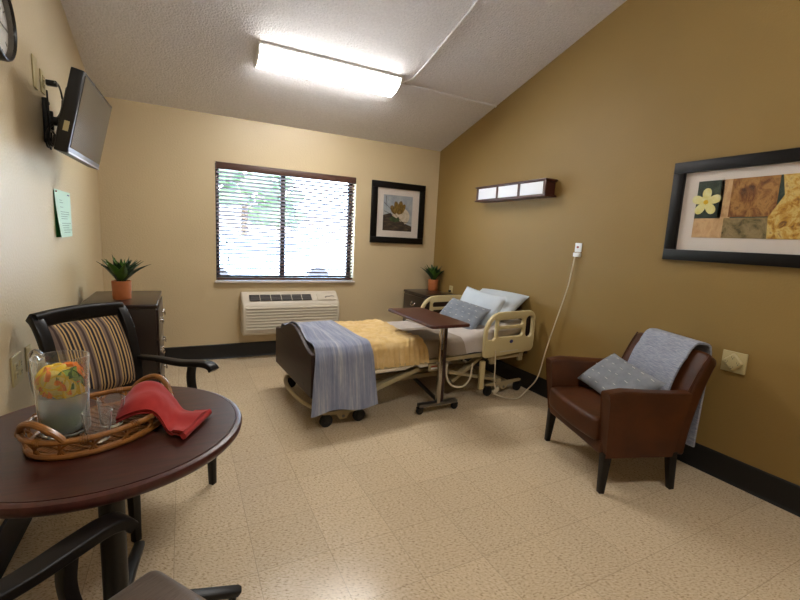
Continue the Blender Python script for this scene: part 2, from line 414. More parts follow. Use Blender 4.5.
def base_prof(): return [(0, 0), (.022, 0), (.014, .012), (.011, .02), (.010, BH-.006), (.005, BH), (0, BH)]
struct(MB().prism([(-y, z) for y, z in base_prof()], 0.023, W-.023, 'yz').build('baseboard_back', 'black_base'))
struct(MB().prism([(x, z) for x, z in base_prof()], -.023, BACK, 'xz').build('baseboard_left', 'black_base'))
struct(MB().prism([(W-x, z) for x, z in base_prof()], -.023, BACK, 'xz').build('baseboard_right', 'black_base'))

# window: dark frame deep in the opening, glass, sill
fw = MB(); wy = .145
for x0, x1, z0, z1 in ((WX1, WX1+.045, WZ1, WZ2), (WX2-.045, WX2, WZ1, WZ2), (WX1, WX2, WZ1, WZ1+.05), (WX1, WX2, WZ2-.04, WZ2), ((WX1+WX2)/2-.085, (WX1+WX2)/2-.03, WZ1, WZ2)):
    fw.box(((x0+x1)/2, wy, (z0+z1)/2), (x1-x0, .05, z1-z0), bev=.003)
win = struct(fw.build('window_1', 'alu_dark'))
MB().box(((WX1+WX2)/2-.39, wy+.012, (WZ1+WZ2)/2), (.70, .004, WZ2-WZ1-.1)).build('window_pane', 'window_glass', win)
MB().box(((WX1+WX2)/2+.35, wy-.004, (WZ1+WZ2)/2), (.72, .004, WZ2-WZ1-.1)).build('window_pane', 'window_glass', win)
MB().box(((WX1+WX2)/2, .01, WZ1-.008), (WX2-WX1+.03, .09, .02), bev=.004).build('window_sill', 'mat_board', win)

# blind
bl = thing('window_blind', ((WX1+WX2)/2, .015, WZ1), 'brown slatted venetian blind covering the wide window', 'blind')
bw = WX2-WX1-.02
MB().box((0, -.008, WZ2-WZ1-.038), (bw+.006, .05, .07), bev=.004).build('valance', 'valance', bl)
sm = MB(); nsl = 28; z0 = .055; z1 = WZ2-WZ1-.10
for i in range(nsl):
    sm.box((0, .008, z0+(z1-z0)*i/(nsl-1)), (bw, .048, .003), RX(-21))
sm.build('slats', 'slat', bl)
MB().box((0, .008, .024), (bw, .046, .026), bev=.004).build('bottom_rail', 'valance', bl)
for fx in (-.42, -.14, .14, .42):
    MB().sweep([(fx*bw, -.017, .03), (fx*bw, -.017, z1+.03)], circ(.0012, 6), (1, 0, 0)).build('ladder_cord', 'valance', bl)
for k, dx in enumerate((-.655, -.64)):
    c = MB().sweep([(dx, -.022, .42-.17*k), (dx, -.022, z1+.03)], circ(.0012, 6), (1, 0, 0)).build('pull_cord', 'valance', bl)
    MB().lathe([(0, 0), (.007, .002), (.008, .02), (.003, .035), (0, .036)], (dx, -.022, .39-.17*k), 12).build('tassel', 'black_plastic', bl)

# ------------------------------------------------------------------ outside
M['outground'] = mat('outground', sr(220, 216, 206), .9, nscale=.8, namt=.1)
M['outwall'] = mat('outwall', sr(226, 214, 204), .9, nscale=.6, namt=.06)
M['foliage'] = mat('foliage', sr(96, 128, 84), .8, nscale=3, namt=.5)
M['trunk'] = mat('trunk', sr(90, 74, 60), .9, nscale=12, namt=.3)
M['carpaint'] = mat('carpaint', sr(190, 206, 222), .4)
M['carglass'] = mat('carglass', sr(120, 140, 165), .2)
M['tyre'] = mat('tyre', sr(40, 40, 44), .8)
struct(MB().box((3, 14, -.3), (60, 27.6, .2)).build('ground', 'outground'))
hb = thing('building', (6, 17, -.2), 'pale low building outside beyond the right half of the window', 'building')
MB().box((0, 0, 1.2), (12, 4, 2.4)).build('wall', 'outwall', hb)
MB().prism([(-2.3, 2.4), (2.3, 2.4), (0, 3.2)], -6.2, 6.2).build('roof', 'white', hb)
for x in (-4, 0, 3.5): MB().box((x, -2.01, 1.3), (1.2, .05, 1.0)).build('window', 'carpaint', hb)
def tree(x, y, h, r, label, seed):
    t = thing('tree', (x, y, -.2), label, 'tree')
    MB().cyl((0, 0, 0), (0, 0, h*.55), .16, .1, 10).build('trunk', 'trunk', t)
    b = MB(); rnd = random.Random(seed)
    for k in range(70):
        a = rnd.uniform(0, 2*PI); rr = r*math.sqrt(rnd.random()); zz = h*.62+rnd.uniform(-1, 1)*r*.8
        b.sphere((rr*math.cos(a), rr*math.sin(a), zz), rnd.uniform(.18, .38)*r*.7, (1, 1, .7), 8, 6)
    o = b.build('crown', 'foliage', t, 180)
    for v in o.data.vertices: v.co += Vector(noise.noise_vector(v.co*2.2))*.22
tree(-.4, 9, 5.2, 1.7, 'leafy green tree outside at the far left of the window', 1)
tree(2.6, 11, 5.6, 1.9, 'leafy green tree outside behind the upper middle of the left pane', 2)
cr = thing('car', (2.6, 7.5, -.2), 'pale blue parked car outside low behind the left pane', 'car', R(8))
cb = MB(); prof = [(-2.1, .35), (-2.15, .8), (-1.3, .95), (-.8, 1.42), (.7, 1.42), (1.3, .98), (2.1, .85), (2.15, .35)]
cb.prism(prof, -.85, .85, 'xz').build('body', 'carpaint', cr)
for x in (-1.35, 1.35):
    for y in (-.8, .8): MB().cyl((x, y-.1, .33), (x, y+.1, .33), .33, seg=20).build('wheel', 'tyre', cr)
MB().prism([(-1.15, .98), (-.75, 1.34), (.62, 1.34), (1.08, .98)], -.86, .86, 'xz').build('side_window', 'carglass', cr)

# ------------------------------------------------------------------ ceiling light and raceways
ca = math.atan(SL)
def ceil_light(loc, label):
    t = thing('ceiling_light', loc, label, 'ceiling light'); t.rotation_euler = (-ca, 0, 0)
    MB().box((0, 0, -.012), (1.24, .27, .022), bev=.003).build('housing', 'white', t)
    pr = [(-.13, -.024)]+[(-.13+.26*i/14, -.03-.055*math.sin(PI*i/14)**.45) for i in range(15)]+[(.13, -.024)]
    MB().prism(pr, -.605, .605).build('diffuser', 'lamp', t)
    for sx in (-1, 1):
        MB().prism([(-.137, -.022)]+[(-.137+.274*i/14, -.028-.06*math.sin(PI*i/14)**.45) for i in range(15)]+[(.137, -.022)], sx*.606, sx*.62).build('end_cap', 'white', t)
    return t
m, nt, b, o = new_mat('lamp')
b.inputs['Base Color'].default_value = (.9, .9, .9, 1); b.inputs['Emission Color'].default_value = (1, .975, .93, 1); b.inputs['Emission Strength'].default_value = 11.5
M['lamp'] = m
ly = -1.02
ceil_light((1.84, ly, zc(ly)-.001), 'long white fluorescent ceiling light glowing above the bed end')
l2 = ceil_light((1.84, -4.75, zc(-4.75)-.001), 'long white fluorescent ceiling light behind the viewpoint'); l2.rotation_euler = (ca, 0, 0)
def onceil(pts, off=.008): return [(x, y, zc(y)-off) for x, y in pts]
rc = MB().sweep(onceil(catmull([(2.47, -1.08, 0), (2.52, -1.10, 0), (2.56, -1.17, 0), (2.575, -1.3, 0), (2.58, -1.7, 0), (2.58, -4.1, 0)], 6) and [(p.x, p.y) for p in catmull([(2.47, -1.08, 0), (2.52, -1.10, 0), (2.56, -1.17, 0), (2.575, -1.3, 0), (2.58, -1.7, 0), (2.58, -4.1, 0)], 6)]), rrect(.022, .014, .003), (0, SL, 1)).build('wire_raceway', 'ceiling')
tag(rc, 'thin cable raceway curving from the ceiling light toward the viewer', 'raceway')
rc = MB().sweep(onceil([(2.47, -1.06), (3.61, -1.06)]), rrect(.024, .018, .003), (0, SL, 1)).build('wire_raceway', 'ceiling')
tag(rc, 'thin cable raceway running straight from ceiling light to the tan wall', 'raceway')

# ------------------------------------------------------------------ air conditioner
ac = thing('air_conditioner', (1.77, -.002, .28), 'cream wall air conditioner with louvred front under the window', 'air conditioner')
x0, x1, zt, dp = -.56, .50, .445, .2
prof = [(0, 0), (-dp+.02, 0), (-dp, .02), (-dp, .30), (-dp+.02, .34), (-.07, zt-.01), (-.05, zt), (0, zt)]
b = MB(); b.prism(prof, x0, x1); o = b.build('body', 'ptac', ac)
bv = o.modifiers.new('Bevel', 'BEVEL'); bv.width = .018; bv.segments = 3; bv.limit_method = 'ANGLE'; bv.angle_limit = R(60)
lv = MB()
for i in range(8):
    z = .06+i*.032
    lv.prism([(-dp-.001, z), (-dp-.016, z+.004), (-dp-.012, z+.015), (-dp-.001, z+.02)], x0+.035, x1-.035)
lv.build('front_louvre', 'ptac', ac)
nrm = Vector((0, -.105, .13)).normalized(); vt = Vector((0, .13, .095)).normalized()
pc = Vector((0, -.128, .3895)); ang = math.degrees(math.atan2(.095, .13))
dmat = lambda x, d=0: Matrix.Translation(pc+Vector((x, 0, 0))+Vector((0, -math.sin(R(ang)), math.cos(R(ang))))*d)
for i in range(6):
    x = -.43+i*.112
    MB().box((0, 0, 0), (.106, .078, .006)).bm.free()
    mb = MB(); bb = bmesh.new(); bmesh.ops.create_cube(bb, size=1); bmesh.ops.scale(bb, vec=(.102, .088, .006), verts=bb.verts)
    mb.merge(bb, dmat(x, .004) @ RX(ang))
    for k in range(4):
        bb = bmesh.new(); bmesh.ops.create_cube(bb, size=1); bmesh.ops.scale(bb, vec=(.102, .003, .006), verts=bb.verts)
        bmesh.ops.translate(bb, vec=(0, -.036+k*.024, .005), verts=bb.verts)
        mb.merge(bb, dmat(x, .003) @ RX(ang))
    mb.build('air_outlet', 'ptac_dark', ac)
mb = MB(); bb = bmesh.new(); bmesh.ops.create_cube(bb, size=1); bmesh.ops.scale(bb, vec=(.21, .10, .006), verts=bb.verts); mb.merge(bb, dmat(.355, .003) @ RX(ang)); mb.build('control_door', 'ptac', ac)
pts = [(-.06, -.012), (-.045, .006), (-.015, .004), (.02, .012), (.05, .004)]
MB().sweep([(dmat(.40, .007) @ RX(ang)) @ Vector((x, y, 0)) for x, y in pts], rrect(.014, .004, .001), (0, 0, 1)).build('badge', 'ptac_dark', ac)

# ------------------------------------------------------------------ framed pictures
def frame_ring(w, h, fw_, d):
    b = MB()
    for (cx, cz, sx, sz) in ((0, h/2-fw_/2, w, fw_), (0, -h/2+fw_/2, w, fw_), (-w/2+fw_/2, 0, fw_, h-2*fw_), (w/2-fw_/2, 0, fw_, h-2*fw_)):
        b.box((cx, 0, cz), (sx, d, sz), bev=.003)
    return b
def noise_mat(name, cols, scale, stretch=(1, 1, 1), pos=None):
    m, nt, b, o = new_mat(name); v = coords(nt, stretch)
    n = N(nt, 'ShaderNodeTexNoise', Scale=scale, Detail=6, Roughness=.65, Distortion=.6); nt.links.new(v, n.inputs['Vector'])
    k = len(cols); ps = pos or [.3+.42*i/(k-1) for i in range(k)]
    nt.links.new(ramp(nt, n.outputs['Fac'], list(zip(ps, cols))), b.inputs['Base Color']); b.inputs['Roughness'].default_value = .7
    return m
M['p_sky'] = noise_mat('p_sky', [sr(120, 128, 140), sr(160, 166, 172), sr(180, 178, 170)], 5)
M['p_dark'] = noise_mat('p_dark', [sr(26, 20, 18), sr(60, 46, 36), sr(96, 76, 56)], 12, (1, 1, 4))
M['p_white'] = noise_mat('p_white', [sr(150, 132, 112), sr(196, 182, 160), sr(214, 200, 178)], 9)
M['p_olive'] = noise_mat('p_olive', [sr(50, 38, 12), sr(112, 86, 26), sr(164, 132, 60)], 30, (4, 1, 1))
M['p_green'] = noise_mat('p_green', [sr(32, 44, 22), sr(72, 92, 44)], 20)
M['p_branch'] = mat('p_branch', sr(52, 36, 28), .7)

# picture 1: on the window wall
pw, ph = .73, .735
p1 = thing('framed_picture', (3.055, -.002, 1.68), 'square black framed flower picture right of the window', 'picture')
frame_ring(pw, ph, .075, .03).build('frame', 'frame_black', p1).location = (0, -.016, 0)
MB().box((0, -.006, 0), (pw-.13, .006, ph-.13)).build('mount_board', 'mat_board', p1)
pr = MB(); yq = -.0105
w2, h2 = .20, .215; dx, dz = -.003, .0
def Q(pts, y=0): return [(dx+x, yq-y, dz+z) for x, z in pts]
pr.box((dx, yq+.001, dz), (2*w2, .002, 2*h2))
pr.mi = 1; pr.poly(Q([(-w2, -h2), (w2, -h2), (w2, -.15), (.1, -.12), (-.02, -.09), (-.1, .0), (-w2, -.03)], .0006))
pr.mi = 2; pr.poly(Q([(.045+.12*math.cos(a*PI/12), -.035+.105*math.sin(a*PI/12)) for a in range(24)], .0012))
pr.mi = 1; pr.poly(Q([(-.18, -.06), (-.12, .0), (-.02, -.09), (.08, -.1), (.12, -.16), (.02, -.21), (-.17, -.21)], .0018))
pr.mi = 4; pr.poly(Q([(-.12, -.07), (-.07, -.035), (-.02, -.06), (.01, -.04), (.03, -.09), (-.03, -.11), (-.09, -.1)], .0024))
pr.mi = 3
for k, (ax, az, rx, rz, an) in enumerate(((-.065, .04, .035, .06, 35), (-.02, .07, .034, .075, 15), (.03, .075, .034, .078, -6), (.06, .055, .03, .068, -28), (.01, .04, .042, .055, 0))):
    pts = []
    for i in range(14):
        t = 2*PI*i/14; x = rx*math.cos(t); z = rz*math.sin(t); c, s_ = math.cos(R(an)), math.sin(R(an))
        pts.append((ax+x*c-z*s_, az+x*s_+z*c))
    pr.poly(Q(pts, .003+k*.0004))
pr.mi = 5
def br(a, b_, w_=.006):
    a = Vector(a); b_ = Vector(b_); n = (b_-a).orthogonal().normalized()*w_/2
    pr.poly(Q([tuple(a+n), tuple(b_+n*.6), tuple(b_-n*.6), tuple(a-n)], .0056))
for a, b_ in (((-.19, .12), (-.1, .04)), ((-.1, .04), (.0, -.05)), ((0, -.05), (.1, -.13)), ((.1, -.13), (.19, -.16)), ((-.19, .02), (-.06, -.03)), ((.05, -.1), (.19, -.11)), ((-.17, .2), (-.16, .1))): br(a, b_)
pr.build('print', ['p_sky', 'p_dark', 'p_white', 'p_olive', 'p_green', 'p_branch'], p1)
MB().box((0, -.0195, 0), (pw-.14, .002, ph-.14)).build('glass', 'picture_glass', p1)

# picture 2: on the tan wall (long)
M['p_teal'] = noise_mat('p_teal', [sr(20, 28, 24), sr(44, 60, 50), sr(70, 84, 70)], 14)
M['p_petal'] = noise_mat('p_petal', [sr(214, 198, 96), sr(232, 228, 180)], 14)
M['p_heart'] = mat('p_heart', sr(220, 176, 20), .7)
M['p_peel'] = noise_mat('p_peel', [sr(150, 104, 60), sr(206, 170, 124), sr(176, 132, 88)], 9, (1, 3, .6))
M['p_rust'] = noise_mat('p_rust', [sr(64, 34, 14), sr(120, 74, 30), sr(176, 128, 66), sr(70, 34, 18)], 16, (1, 3, .7))
M['p_gold'] = noise_mat('p_gold', [sr(84, 48, 16), sr(186, 136, 40), sr(214, 188, 110), sr(140, 80, 40)], 26)
M['p_brick'] = noise_mat('p_brick', [sr(110, 60, 36), sr(176, 104, 70), sr(196, 148, 84), sr(210, 180, 120)], 30)
M['p_moss'] = noise_mat('p_moss', [sr(54, 50, 30), sr(120, 104, 66), sr(150, 130, 90), sr(60, 54, 34)], 18, (1, 1, 1))
pl, ph2 = 1.34, .632
p2 = thing('framed_picture', (W-.002, -3.012-pl/2, 1.642), 'long black framed print of flowers and stone on tan wall', 'picture', R(-90))
frame_ring(pl, ph2, .07, .034).build('frame', 'frame_black', p2).location = (0, -.018, 0)
MB().box((0, -.006, 0), (pl-.12, .006, ph2-.12)).build('mount_board', 'mat_board', p2)
pr = MB(); yq = -.0105; dx = dz = 0
X0, X1, Z0, Z1 = -pl/2+.155, pl/2-.155, -.165, .185
def rect(a, b_, c, d, mi, y=.0006):
    pr.mi = mi; pr.poly(Q([(a, c), (b_, c), (b_, d), (a, d)], y))
pr.mi = 0; pr.box(((X0+X1)/2, yq+.001, (Z0+Z1)/2), (X1-X0, .002, Z1-Z0))
rect(X0, X0+.15, Z0+.12, Z1, 0); rect(X0+.13, X0+.20, Z0+.12, Z1, 3)
rect(X0+.19, X0+.42, Z0+.125, Z1, 4, .0009); rect(X0, X0+.17, Z0, Z0+.12, 3, .0009); rect(X0+.17, X0+.40, Z0, Z0+.12, 7, .0012)
pr.mi = 5; pr.poly(Q([(X0+.40, Z0), (X0+.55, Z0), (X0+.57, Z0+.16), (X0+.62, Z0+.2), (X0+.6, Z1), (X0+.43, Z1), (X0+.45, Z0+.24), (X0+.39, Z0+.12)], .0018))
rect(X0+.55, X0+.75, Z0+.14, Z1, 6, .0014); rect(X0+.55, X0+.72, Z0, Z0+.14, 7, .0015)
rect(X0+.72, X0+.88, Z0, Z1, 4, .0016); rect(X0+.86, X1, Z0, Z1, 3, .0018)
def flower(cx, cz, r, n=5, rot=90):
    for k in range(n):
        a = R(rot+360*k/n); pts = []
        for i in range(14):
            t = 2*PI*i/14; u = r*.52+r*.5*math.cos(t); v = r*.3*math.sin(t)*(1+.25*math.cos(t))
            pts.append((cx+u*math.cos(a)-v*math.sin(a), cz+u*math.sin(a)+v*math.cos(a)))
        pr.mi = 1; pr.poly(Q(pts, .0026+.0003*k))
    pr.mi = 2; pr.poly(Q([(cx+r*.17*math.cos(i*PI/6), cz+r*.17*math.sin(i*PI/6)) for i in range(12)], .0045))
flower(X0+.058, Z0+.22, .085); flower(X1-.08, Z0+.1, .085, 5, 60)
pr.build('print', ['p_teal', 'p_petal', 'p_heart', 'p_peel', 'p_rust', 'p_gold', 'p_brick', 'p_moss'], p2)
MB().box((0, -.0205, 0), (pl-.13, .002, ph2-.13)).build('glass', 'picture_glass', p2)

# ------------------------------------------------------------------ wall light over the bed (off)
wl = thing('wall_light', (W-.002, -1.49, 1.88), 'mahogany wall light with three white panels above the bed', 'wall light', R(-90))
b = MB(); b.box((0, -.06, 0), (.95, .12, .125)); 
b.box((0, -.07, .07), (1.0, .145, .014), bev=.003); b.box((0, -.07, -.07), (1.0, .145, .014), bev=.003)
b.box((0, -.065, .059), (.98, .13, .01), bev=.002); b.box((0, -.065, -.059), (.98, .13, .01), bev=.002)
for x in (-.475, -.155, .155, .475): b.box((x, -.123, 0), (.03, .014, .12), bev=.002)
b.build('housing', 'mahog', wl)
for x in (-.315, 0, .315): MB().box((x, -.123, 0), (.285, .008, .112), bev=.002).build('light_panel', 'light_plastic', wl)

# ------------------------------------------------------------------ wall plates
def plate_on(name, loc, rz, w_, h_, label, cat, mt='ivory', d=.007):
    t = thing(name, loc, label, cat, rz)
    MB().box((0, -d/2, 0), (w_, d, h_), bev=.0025).build('cover_plate', mt, t); return t
def sockets(t, xs, mt='ivory'):
    for x in xs:
        for z in (-.02, .02):
            o = MB().box((x, -.009, z), (.032, .005, .028), bev=.002).build('socket', mt, t)
            s_ = MB(); s_.box((x-.006, -.0118, z+.003), (.002, .001, .008)); s_.box((x+.006, -.0118, z+.003), (.002, .001, .008)); s_.box((x, -.0118, z-.008), (.004, .001, .004)); s_.build('slot', 'black_plastic', o)
t = plate_on('wall_outlet', (.001, -2.396, .716), R(90), .125, .133, 'double ivory wall outlet on left wall, nearer the viewer', 'outlet')
sockets(t, (-.03, .03))
t = plate_on('wall_plate', (.001, -2.232, .722), R(90), .075, .12, 'narrow blank ivory wall plate beside the striped chair back', 'wall plate')
for z in (-.045, .045): MB().cyl((0, -.006, z), (0, -.009, z), .003, seg=10).build('screw', 'ivory', t)
t = plate_on('wall_outlet', (W-.001, -.455, .785), R(-90), .075, .09, 'small ivory outlet on tan wall above the nightstand', 'outlet')
sockets(t, (0,))
cp = MB().box((0, -.024, -.022), (.028, .026, .026), bev=.005); cp.build('black_plug', 'black_plastic', t)
# outlet with a diamond adapter
t = plate_on('wall_outlet', (W-.001, -3.512, .741), R(-90), .128, .125, 'ivory outlet with diamond turned six-way face by the armchair', 'outlet', d=.012)
o = MB().box((0, -.02, 0), (.082, .022, .082), RY(45), bev=.012, seg=3).build('socket_block', 'ivory', t)
for k in range(4):
    s_ = MB(); a = R(90*k+0); cx, cz = .03*math.cos(a), .03*math.sin(a)
    s_.box((cx-.006, -.0313, cz+.002), (.002, .001, .009)); s_.box((cx+.006, -.0313, cz+.002), (.002, .001, .009)); s_.cyl((cx, -.031, cz-.008), (cx, -.032, cz-.008), .003, seg=8); s_.build('slot', 'ptac_dark', o)
for x, z in ((.045, .045), (-.045, -.045)): MB().cyl((x, -.012, z), (x, -.015, z), .004, seg=10).build('screw', 'ivory', t)
# nurse call station
t = plate_on('call_station', (W-.001, -2.29, 1.375), R(-90), .062, .075, 'small white call button plate with long drooping cord on tan wall', 'call button', 'white_plastic', .012)
MB().cyl((0, -.012, .003), (0, -.017, .003), .009, seg=16).build('button', 'red_label', t)
MB().box((0, -.014, -.06), (.062, .028, .034), bev=.004).build('cord_socket', 'white_plastic', t)
cpts = catmull([(W-.02, -2.275, 1.30), (3.592, -2.262, 1.15), (3.585, -2.245, 1.02), (3.57, -2.183, .757), (3.545, -2.117, .444), (3.51, -2.085, .19), (3.45, -2.03, .06), (3.33, -2.06, .012), (3.24, -2.05, .012), (3.14, -2.0, .04), (3.07, -2.0, .09)], 8)
imc = (Matrix.Translation(t.location) @ Matrix.Rotation(R(-90), 4, 'Z')).inverted()
MB().sweep([imc @ p for p in cpts], circ(.0055, 8)).build('call_cord', 'cord', t)

# ------------------------------------------------------------------ clock, notice, television
ck = thing('wall_clock', (.001, -2.345, 2.185), 'round wall clock with dark rim cut by the photo edge', 'clock', R(90))
def ydisc(r0, r1, y0, y1, seg=48):
    b = MB(); pr_ = [(r1, -y0), (r1, -y1), (r1-.006, -y1-.004), (r0+.004, -y1-.004), (r0, -y1+.004), (r0, -y0)]
    return b
rim = MB(); rim.lathe([(.15, 0), (.158, 0), (.160, .03), (.156, .040), (.151, .042), (.146, .034), (.146, .012)], (0, 0, 0), 48)
bmesh.ops.rotate(rim.bm, cent=(0, 0, 0), matrix=Matrix.Rotation(R(90), 3, 'X'), verts=rim.bm.verts); rim.build('rim', 'black_plastic', ck)
fc = MB().cyl((0, -.004, 0), (0, -.012, 0), .15, seg=48).build('face', 'white', ck)
for k in range(12):
    a = R(30*k); x, z = .128*math.sin(a), .128*math.cos(a)
    MB().box((x, -.0125, z), (.005, .001, .022), RY(30*k)).build('hour_mark', 'black_plastic', fc)
MB().box((.028, -.016, .03), (.008, .002, .08), RY(43)).build('hour_hand', 'black_plastic', ck)
MB().box((.055, -.019, -.006), (.006, .002, .12), RY(96)).build('minute_hand', 'black_plastic', ck)
MB().cyl((0, -.012, 0), (0, -.022, 0), .007, seg=12).build('hub', 'black_plastic', ck)
gl = MB().cyl((0, -.034, 0), (0, -.036, 0), .149, seg=48).build('glass', 'picture_glass', ck)

nt_ = thing('notice_sheet', (.002, -1.375, 1.42), 'pale green printed notice sheet taped over a darker green one', 'notice', R(90))
def sheet(u, v, tilt=0.03): return (-.2+.40*u, -.006-.035*(1-v)*(1-u)*1, -.14+.285*v-.008*u)
MB().grid(lambda u, v: (-.2+.395*u+.0*(1-v)*(1-u), -.005-.022*(1-v)**1.5*(1-u), -.14+.285*v), 8, 10, .0012).build('front_sheet', 'paper', nt_)
MB().grid(lambda u, v: (-.198+.35*u, -.002, -.14+.275*v), 2, 2, .001).build('back_sheet', 'green_paper', nt_)
tx = MB()
rnd = random.Random(3)
for k in range(15):
    z = .085-k*.014
    if k in (2, 4, 9): continue
    L_ = rnd.uniform(.15, .24) if k > 3 else rnd.uniform(.05, .1)
    tx.box((-.11+L_/2, -.0085-.022*(1-(z+.14)/.285)**1.5*.5, z), (L_, .0008, .003))
tx.build('printed_line', 'ink', nt_)
MB().box((.13, -.0075, .125), (.05, .0008, .008)).build('printed_mark', 'blue', nt_)
MB().sphere((-.175, -.009, .132), .004).build('pin', 'red_label', nt_)

# TV mount on the wall, television tilted down on its arm
ya, ti = -.041, .223
tc_ = Vector((.224, -1.658, 1.926))
tv = thing('television', tc_, 'flat black television tilted down on a wall arm', 'television')
tv.rotation_euler = (Matrix.Rotation(ya, 4, 'Z') @ Matrix.Rotation(ti, 4, 'Y')).to_euler()   # local +x = facing, tilted down
tw, th = .70, .42
b = MB(); b.box((-.032, 0, 0), (.06, tw, th), bev=.006); b.box((-.07, 0, -.02), (.03, tw*.82, th*.7), bev=.015); b.box((-.07, 0, -.16), (.03, tw*.9, .06), bev=.01)
b.build('case', 'black_plastic', tv)
MB().box((-.0005, 0, .008), (.003, tw-.035, th-.05)).build('screen', 'screen', tv)
MB().box((-.001, 0, -th/2+.006), (.005, tw-.004, .010), bev=.002).build('lower_trim', 'grey_metal', tv)
MB().box((-.03, -tw/2-.001, -.08), (.022, .003, .05)).build('label_sticker', 'ivory', tv)
mt_ = thing('television_mount', (.001, -1.665, 1.93), 'black wall bracket with arm holding the television', 'tv bracket')
b = MB(); b.box((.012, 0, -.005), (.022, .05, .24), bev=.003)
for z in (-.10, -.05, .04, .09): b.cyl((.022, 0, z), (.03, 0, z), .009, seg=10)
b.build('wall_plate', 'black_paint', mt_)
MB().box((.075, .004, .0), (.11, .03, .045), bev=.003).build('arm', 'black_paint', mt_)
MB().cyl((.03, 0, -.05), (.03, 0, .05), .014, seg=14).build('pivot', 'black_paint', mt_)
MB().box((.127, .006, .0), (.012, .12, .14), RY(12.8), bev=.002).build('head_plate', 'black_paint', mt_)
t = plate_on('wall_plate', (.001, -1.79, 2.14), R(90), .075, .16, 'ivory plate high on left wall nearer to the clock', 'wall plate')
t = plate_on('wall_outlet', (.001, -1.655, 2.13), R(90), .075, .12, 'ivory outlet behind the television with black plug', 'outlet')
sockets(t, (0,))
pc_ = MB().box((.045, -1.66, 2.13), (.05, .03, .03), bev=.005)
pc_.sweep(catmull([(.06, -1.70, 2.13), (.065, -1.62, 2.14), (.06, -1.53, 2.12), (.06, -1.51, 2.07), (.06, -1.57, 2.0), (.055, -1.64, 1.95), (.04, -1.69, 1.90), (.035, -1.76, 1.86), (.035, -1.80, 1.81), (.035, -1.775, 1.772), (.04, -1.70, 1.79), (.045, -1.66, 1.85), (.04, -1.72, 1.87), (.035, -1.77, 1.83), (.04, -1.73, 1.79), (.06, -1.66, 1.81), (.10, -1.68, 1.84)], 6), circ(.005, 8))
pc_.sweep(catmull([(.03, -1.70, 2.08), (.035, -1.715, 1.98), (.040, -1.72, 1.92), (.04, -1.75, 1.87), (.04, -1.78, 1.80), (.04, -1.74, 1.765), (.035, -1.70, 1.80), (.04, -1.71, 1.86)], 6), circ(.004, 8))
tag(pc_.build('power_cable', 'black_plastic'), 'black television cable looped below the wall bracket', 'cable')

# ------------------------------------------------------------------ casework
def bail_pull(parent, x, y, z, ax):
    """drop pull on a face whose outward normal is ax (+1/-1 along x)"""
    b = MB()
    for dy in (-.04, .04): b.sphere((x+ax*.010, y+dy, z), .011, (1, 1, 1), 12, 8); b.cyl((x, y+dy, z), (x+ax*.006, y+dy, z), .013, seg=14)
    b.sweep(catmull([(x+ax*.012, y-.04, z), (x+ax*.022, y-.035, z-.022), (x+ax*.024, y, z-.03), (x+ax*.022, y+.035, z-.022), (x+ax*.012, y+.04, z)], 5), circ(.004, 8))
    return b.build('pull', 'chrome', parent)
def chest(name, loc, d, w_, h_, ax, rows, label, cat):
    """chest with drawer fronts facing ax along x; local x spans 0..d"""
    t = thing(name, loc, label, cat)
    MB().box((d/2, 0, (h_-.03+.07)/2), (d-.02, w_-.03, h_-.03-.07), bev=.002).build('body', 'dark_wood', t)
    MB().box((d/2-ax*.02, 0, .035), (d-.06, w_-.06, .07)).build('plinth', 'dark_wood', t)
    MB().box((d/2, 0, h_-.015), (d, w_, .03), bev=.008, seg=3).build('top', 'dark_wood', t)
    fx = (d-.01) if ax > 0 else .01
    hh = (h_-.03-.09)/rows
    for k in range(rows):
        z = .08+hh*(k+.5)
        dr = MB().box((fx+ax*.007, 0, z), (.018, w_-.06, hh-.012), bev=.003).build('drawer', 'dark_wood', t)
        ys = (-.18, .18) if w_ > .7 else (0,)
        for y in ys: bail_pull(dr, fx+ax*.016, y, z+.01, ax)
    return t
chest('dresser', (.025, -.95, 0), .475, .76, .82, 1, 3, 'dark mahogany three drawer dresser in left corner with plant', 'dresser')
chest('nightstand', (3.165, -.345, 0), .43, .58, .74, -1, 3, 'dark mahogany nightstand with drop pulls in the right corner', 'nightstand')

def plant(loc, s, label, seed):
    t = thing('potted_plant', loc, label, 'plant')
    h_ = .132*s; r = .062*s
    MB().lathe([(0, 0), (r*.9, 0), (r*.93, .004), (r, h_-.004), (r*.99, h_), (r*.9, h_), (r*.88, h_-.02), (0, h_-.02)], (0, 0, 0), 32).build('pot', 'terracotta', t)
    MB().cyl((0, 0, h_-.024), (0, 0, h_-.016), r*.87, seg=24).build('soil', 'soil', t)
    rnd = random.Random(seed); LB = MB()
    nl = 26
    for k in range(nl):
        ringk = k/nl; az = k*2.399+rnd.uniform(-.2, .2)
        lean = .72-.62*ringk+rnd.uniform(-.06, .06)     # outer leaves lean more
        L_ = (.215-.02*ringk)*s*rnd.uniform(.9, 1.06)*(1+.12*lean)
        wd = .036*s*rnd.uniform(.85, 1.1)
        d = Vector((math.cos(az), math.sin(az), 0)); sd = Vector((-d.y, d.x, 0))
        def leaf(u, v):
            a = lean*(1.0+.15*u*u)
            p = d*(L_*u*math.sin(a))+Vector((0, 0, L_*u*math.cos(a)-.02*lean*u*u*s))
            w_ = wd*(math.sin(PI*min(1, .18+.82*u))**.8)*(1-u**3)
            k_ = (v-.5)*2
            nn = Vector((-d.x*math.cos(a), -d.y*math.cos(a), math.sin(a)))
            return p+sd*(w_*k_)+nn*(abs(k_)*w_*.5)+Vector((0, 0, h_-.02))+d*.008
        LB.mi = 1 if (k % 5 == 2 or k > 21) else 0
        LB.grid(leaf, 8, 4, .0022*s)
    LB.build('leaves', ['leaf', 'leaf_bright'], t, 60)
    return t
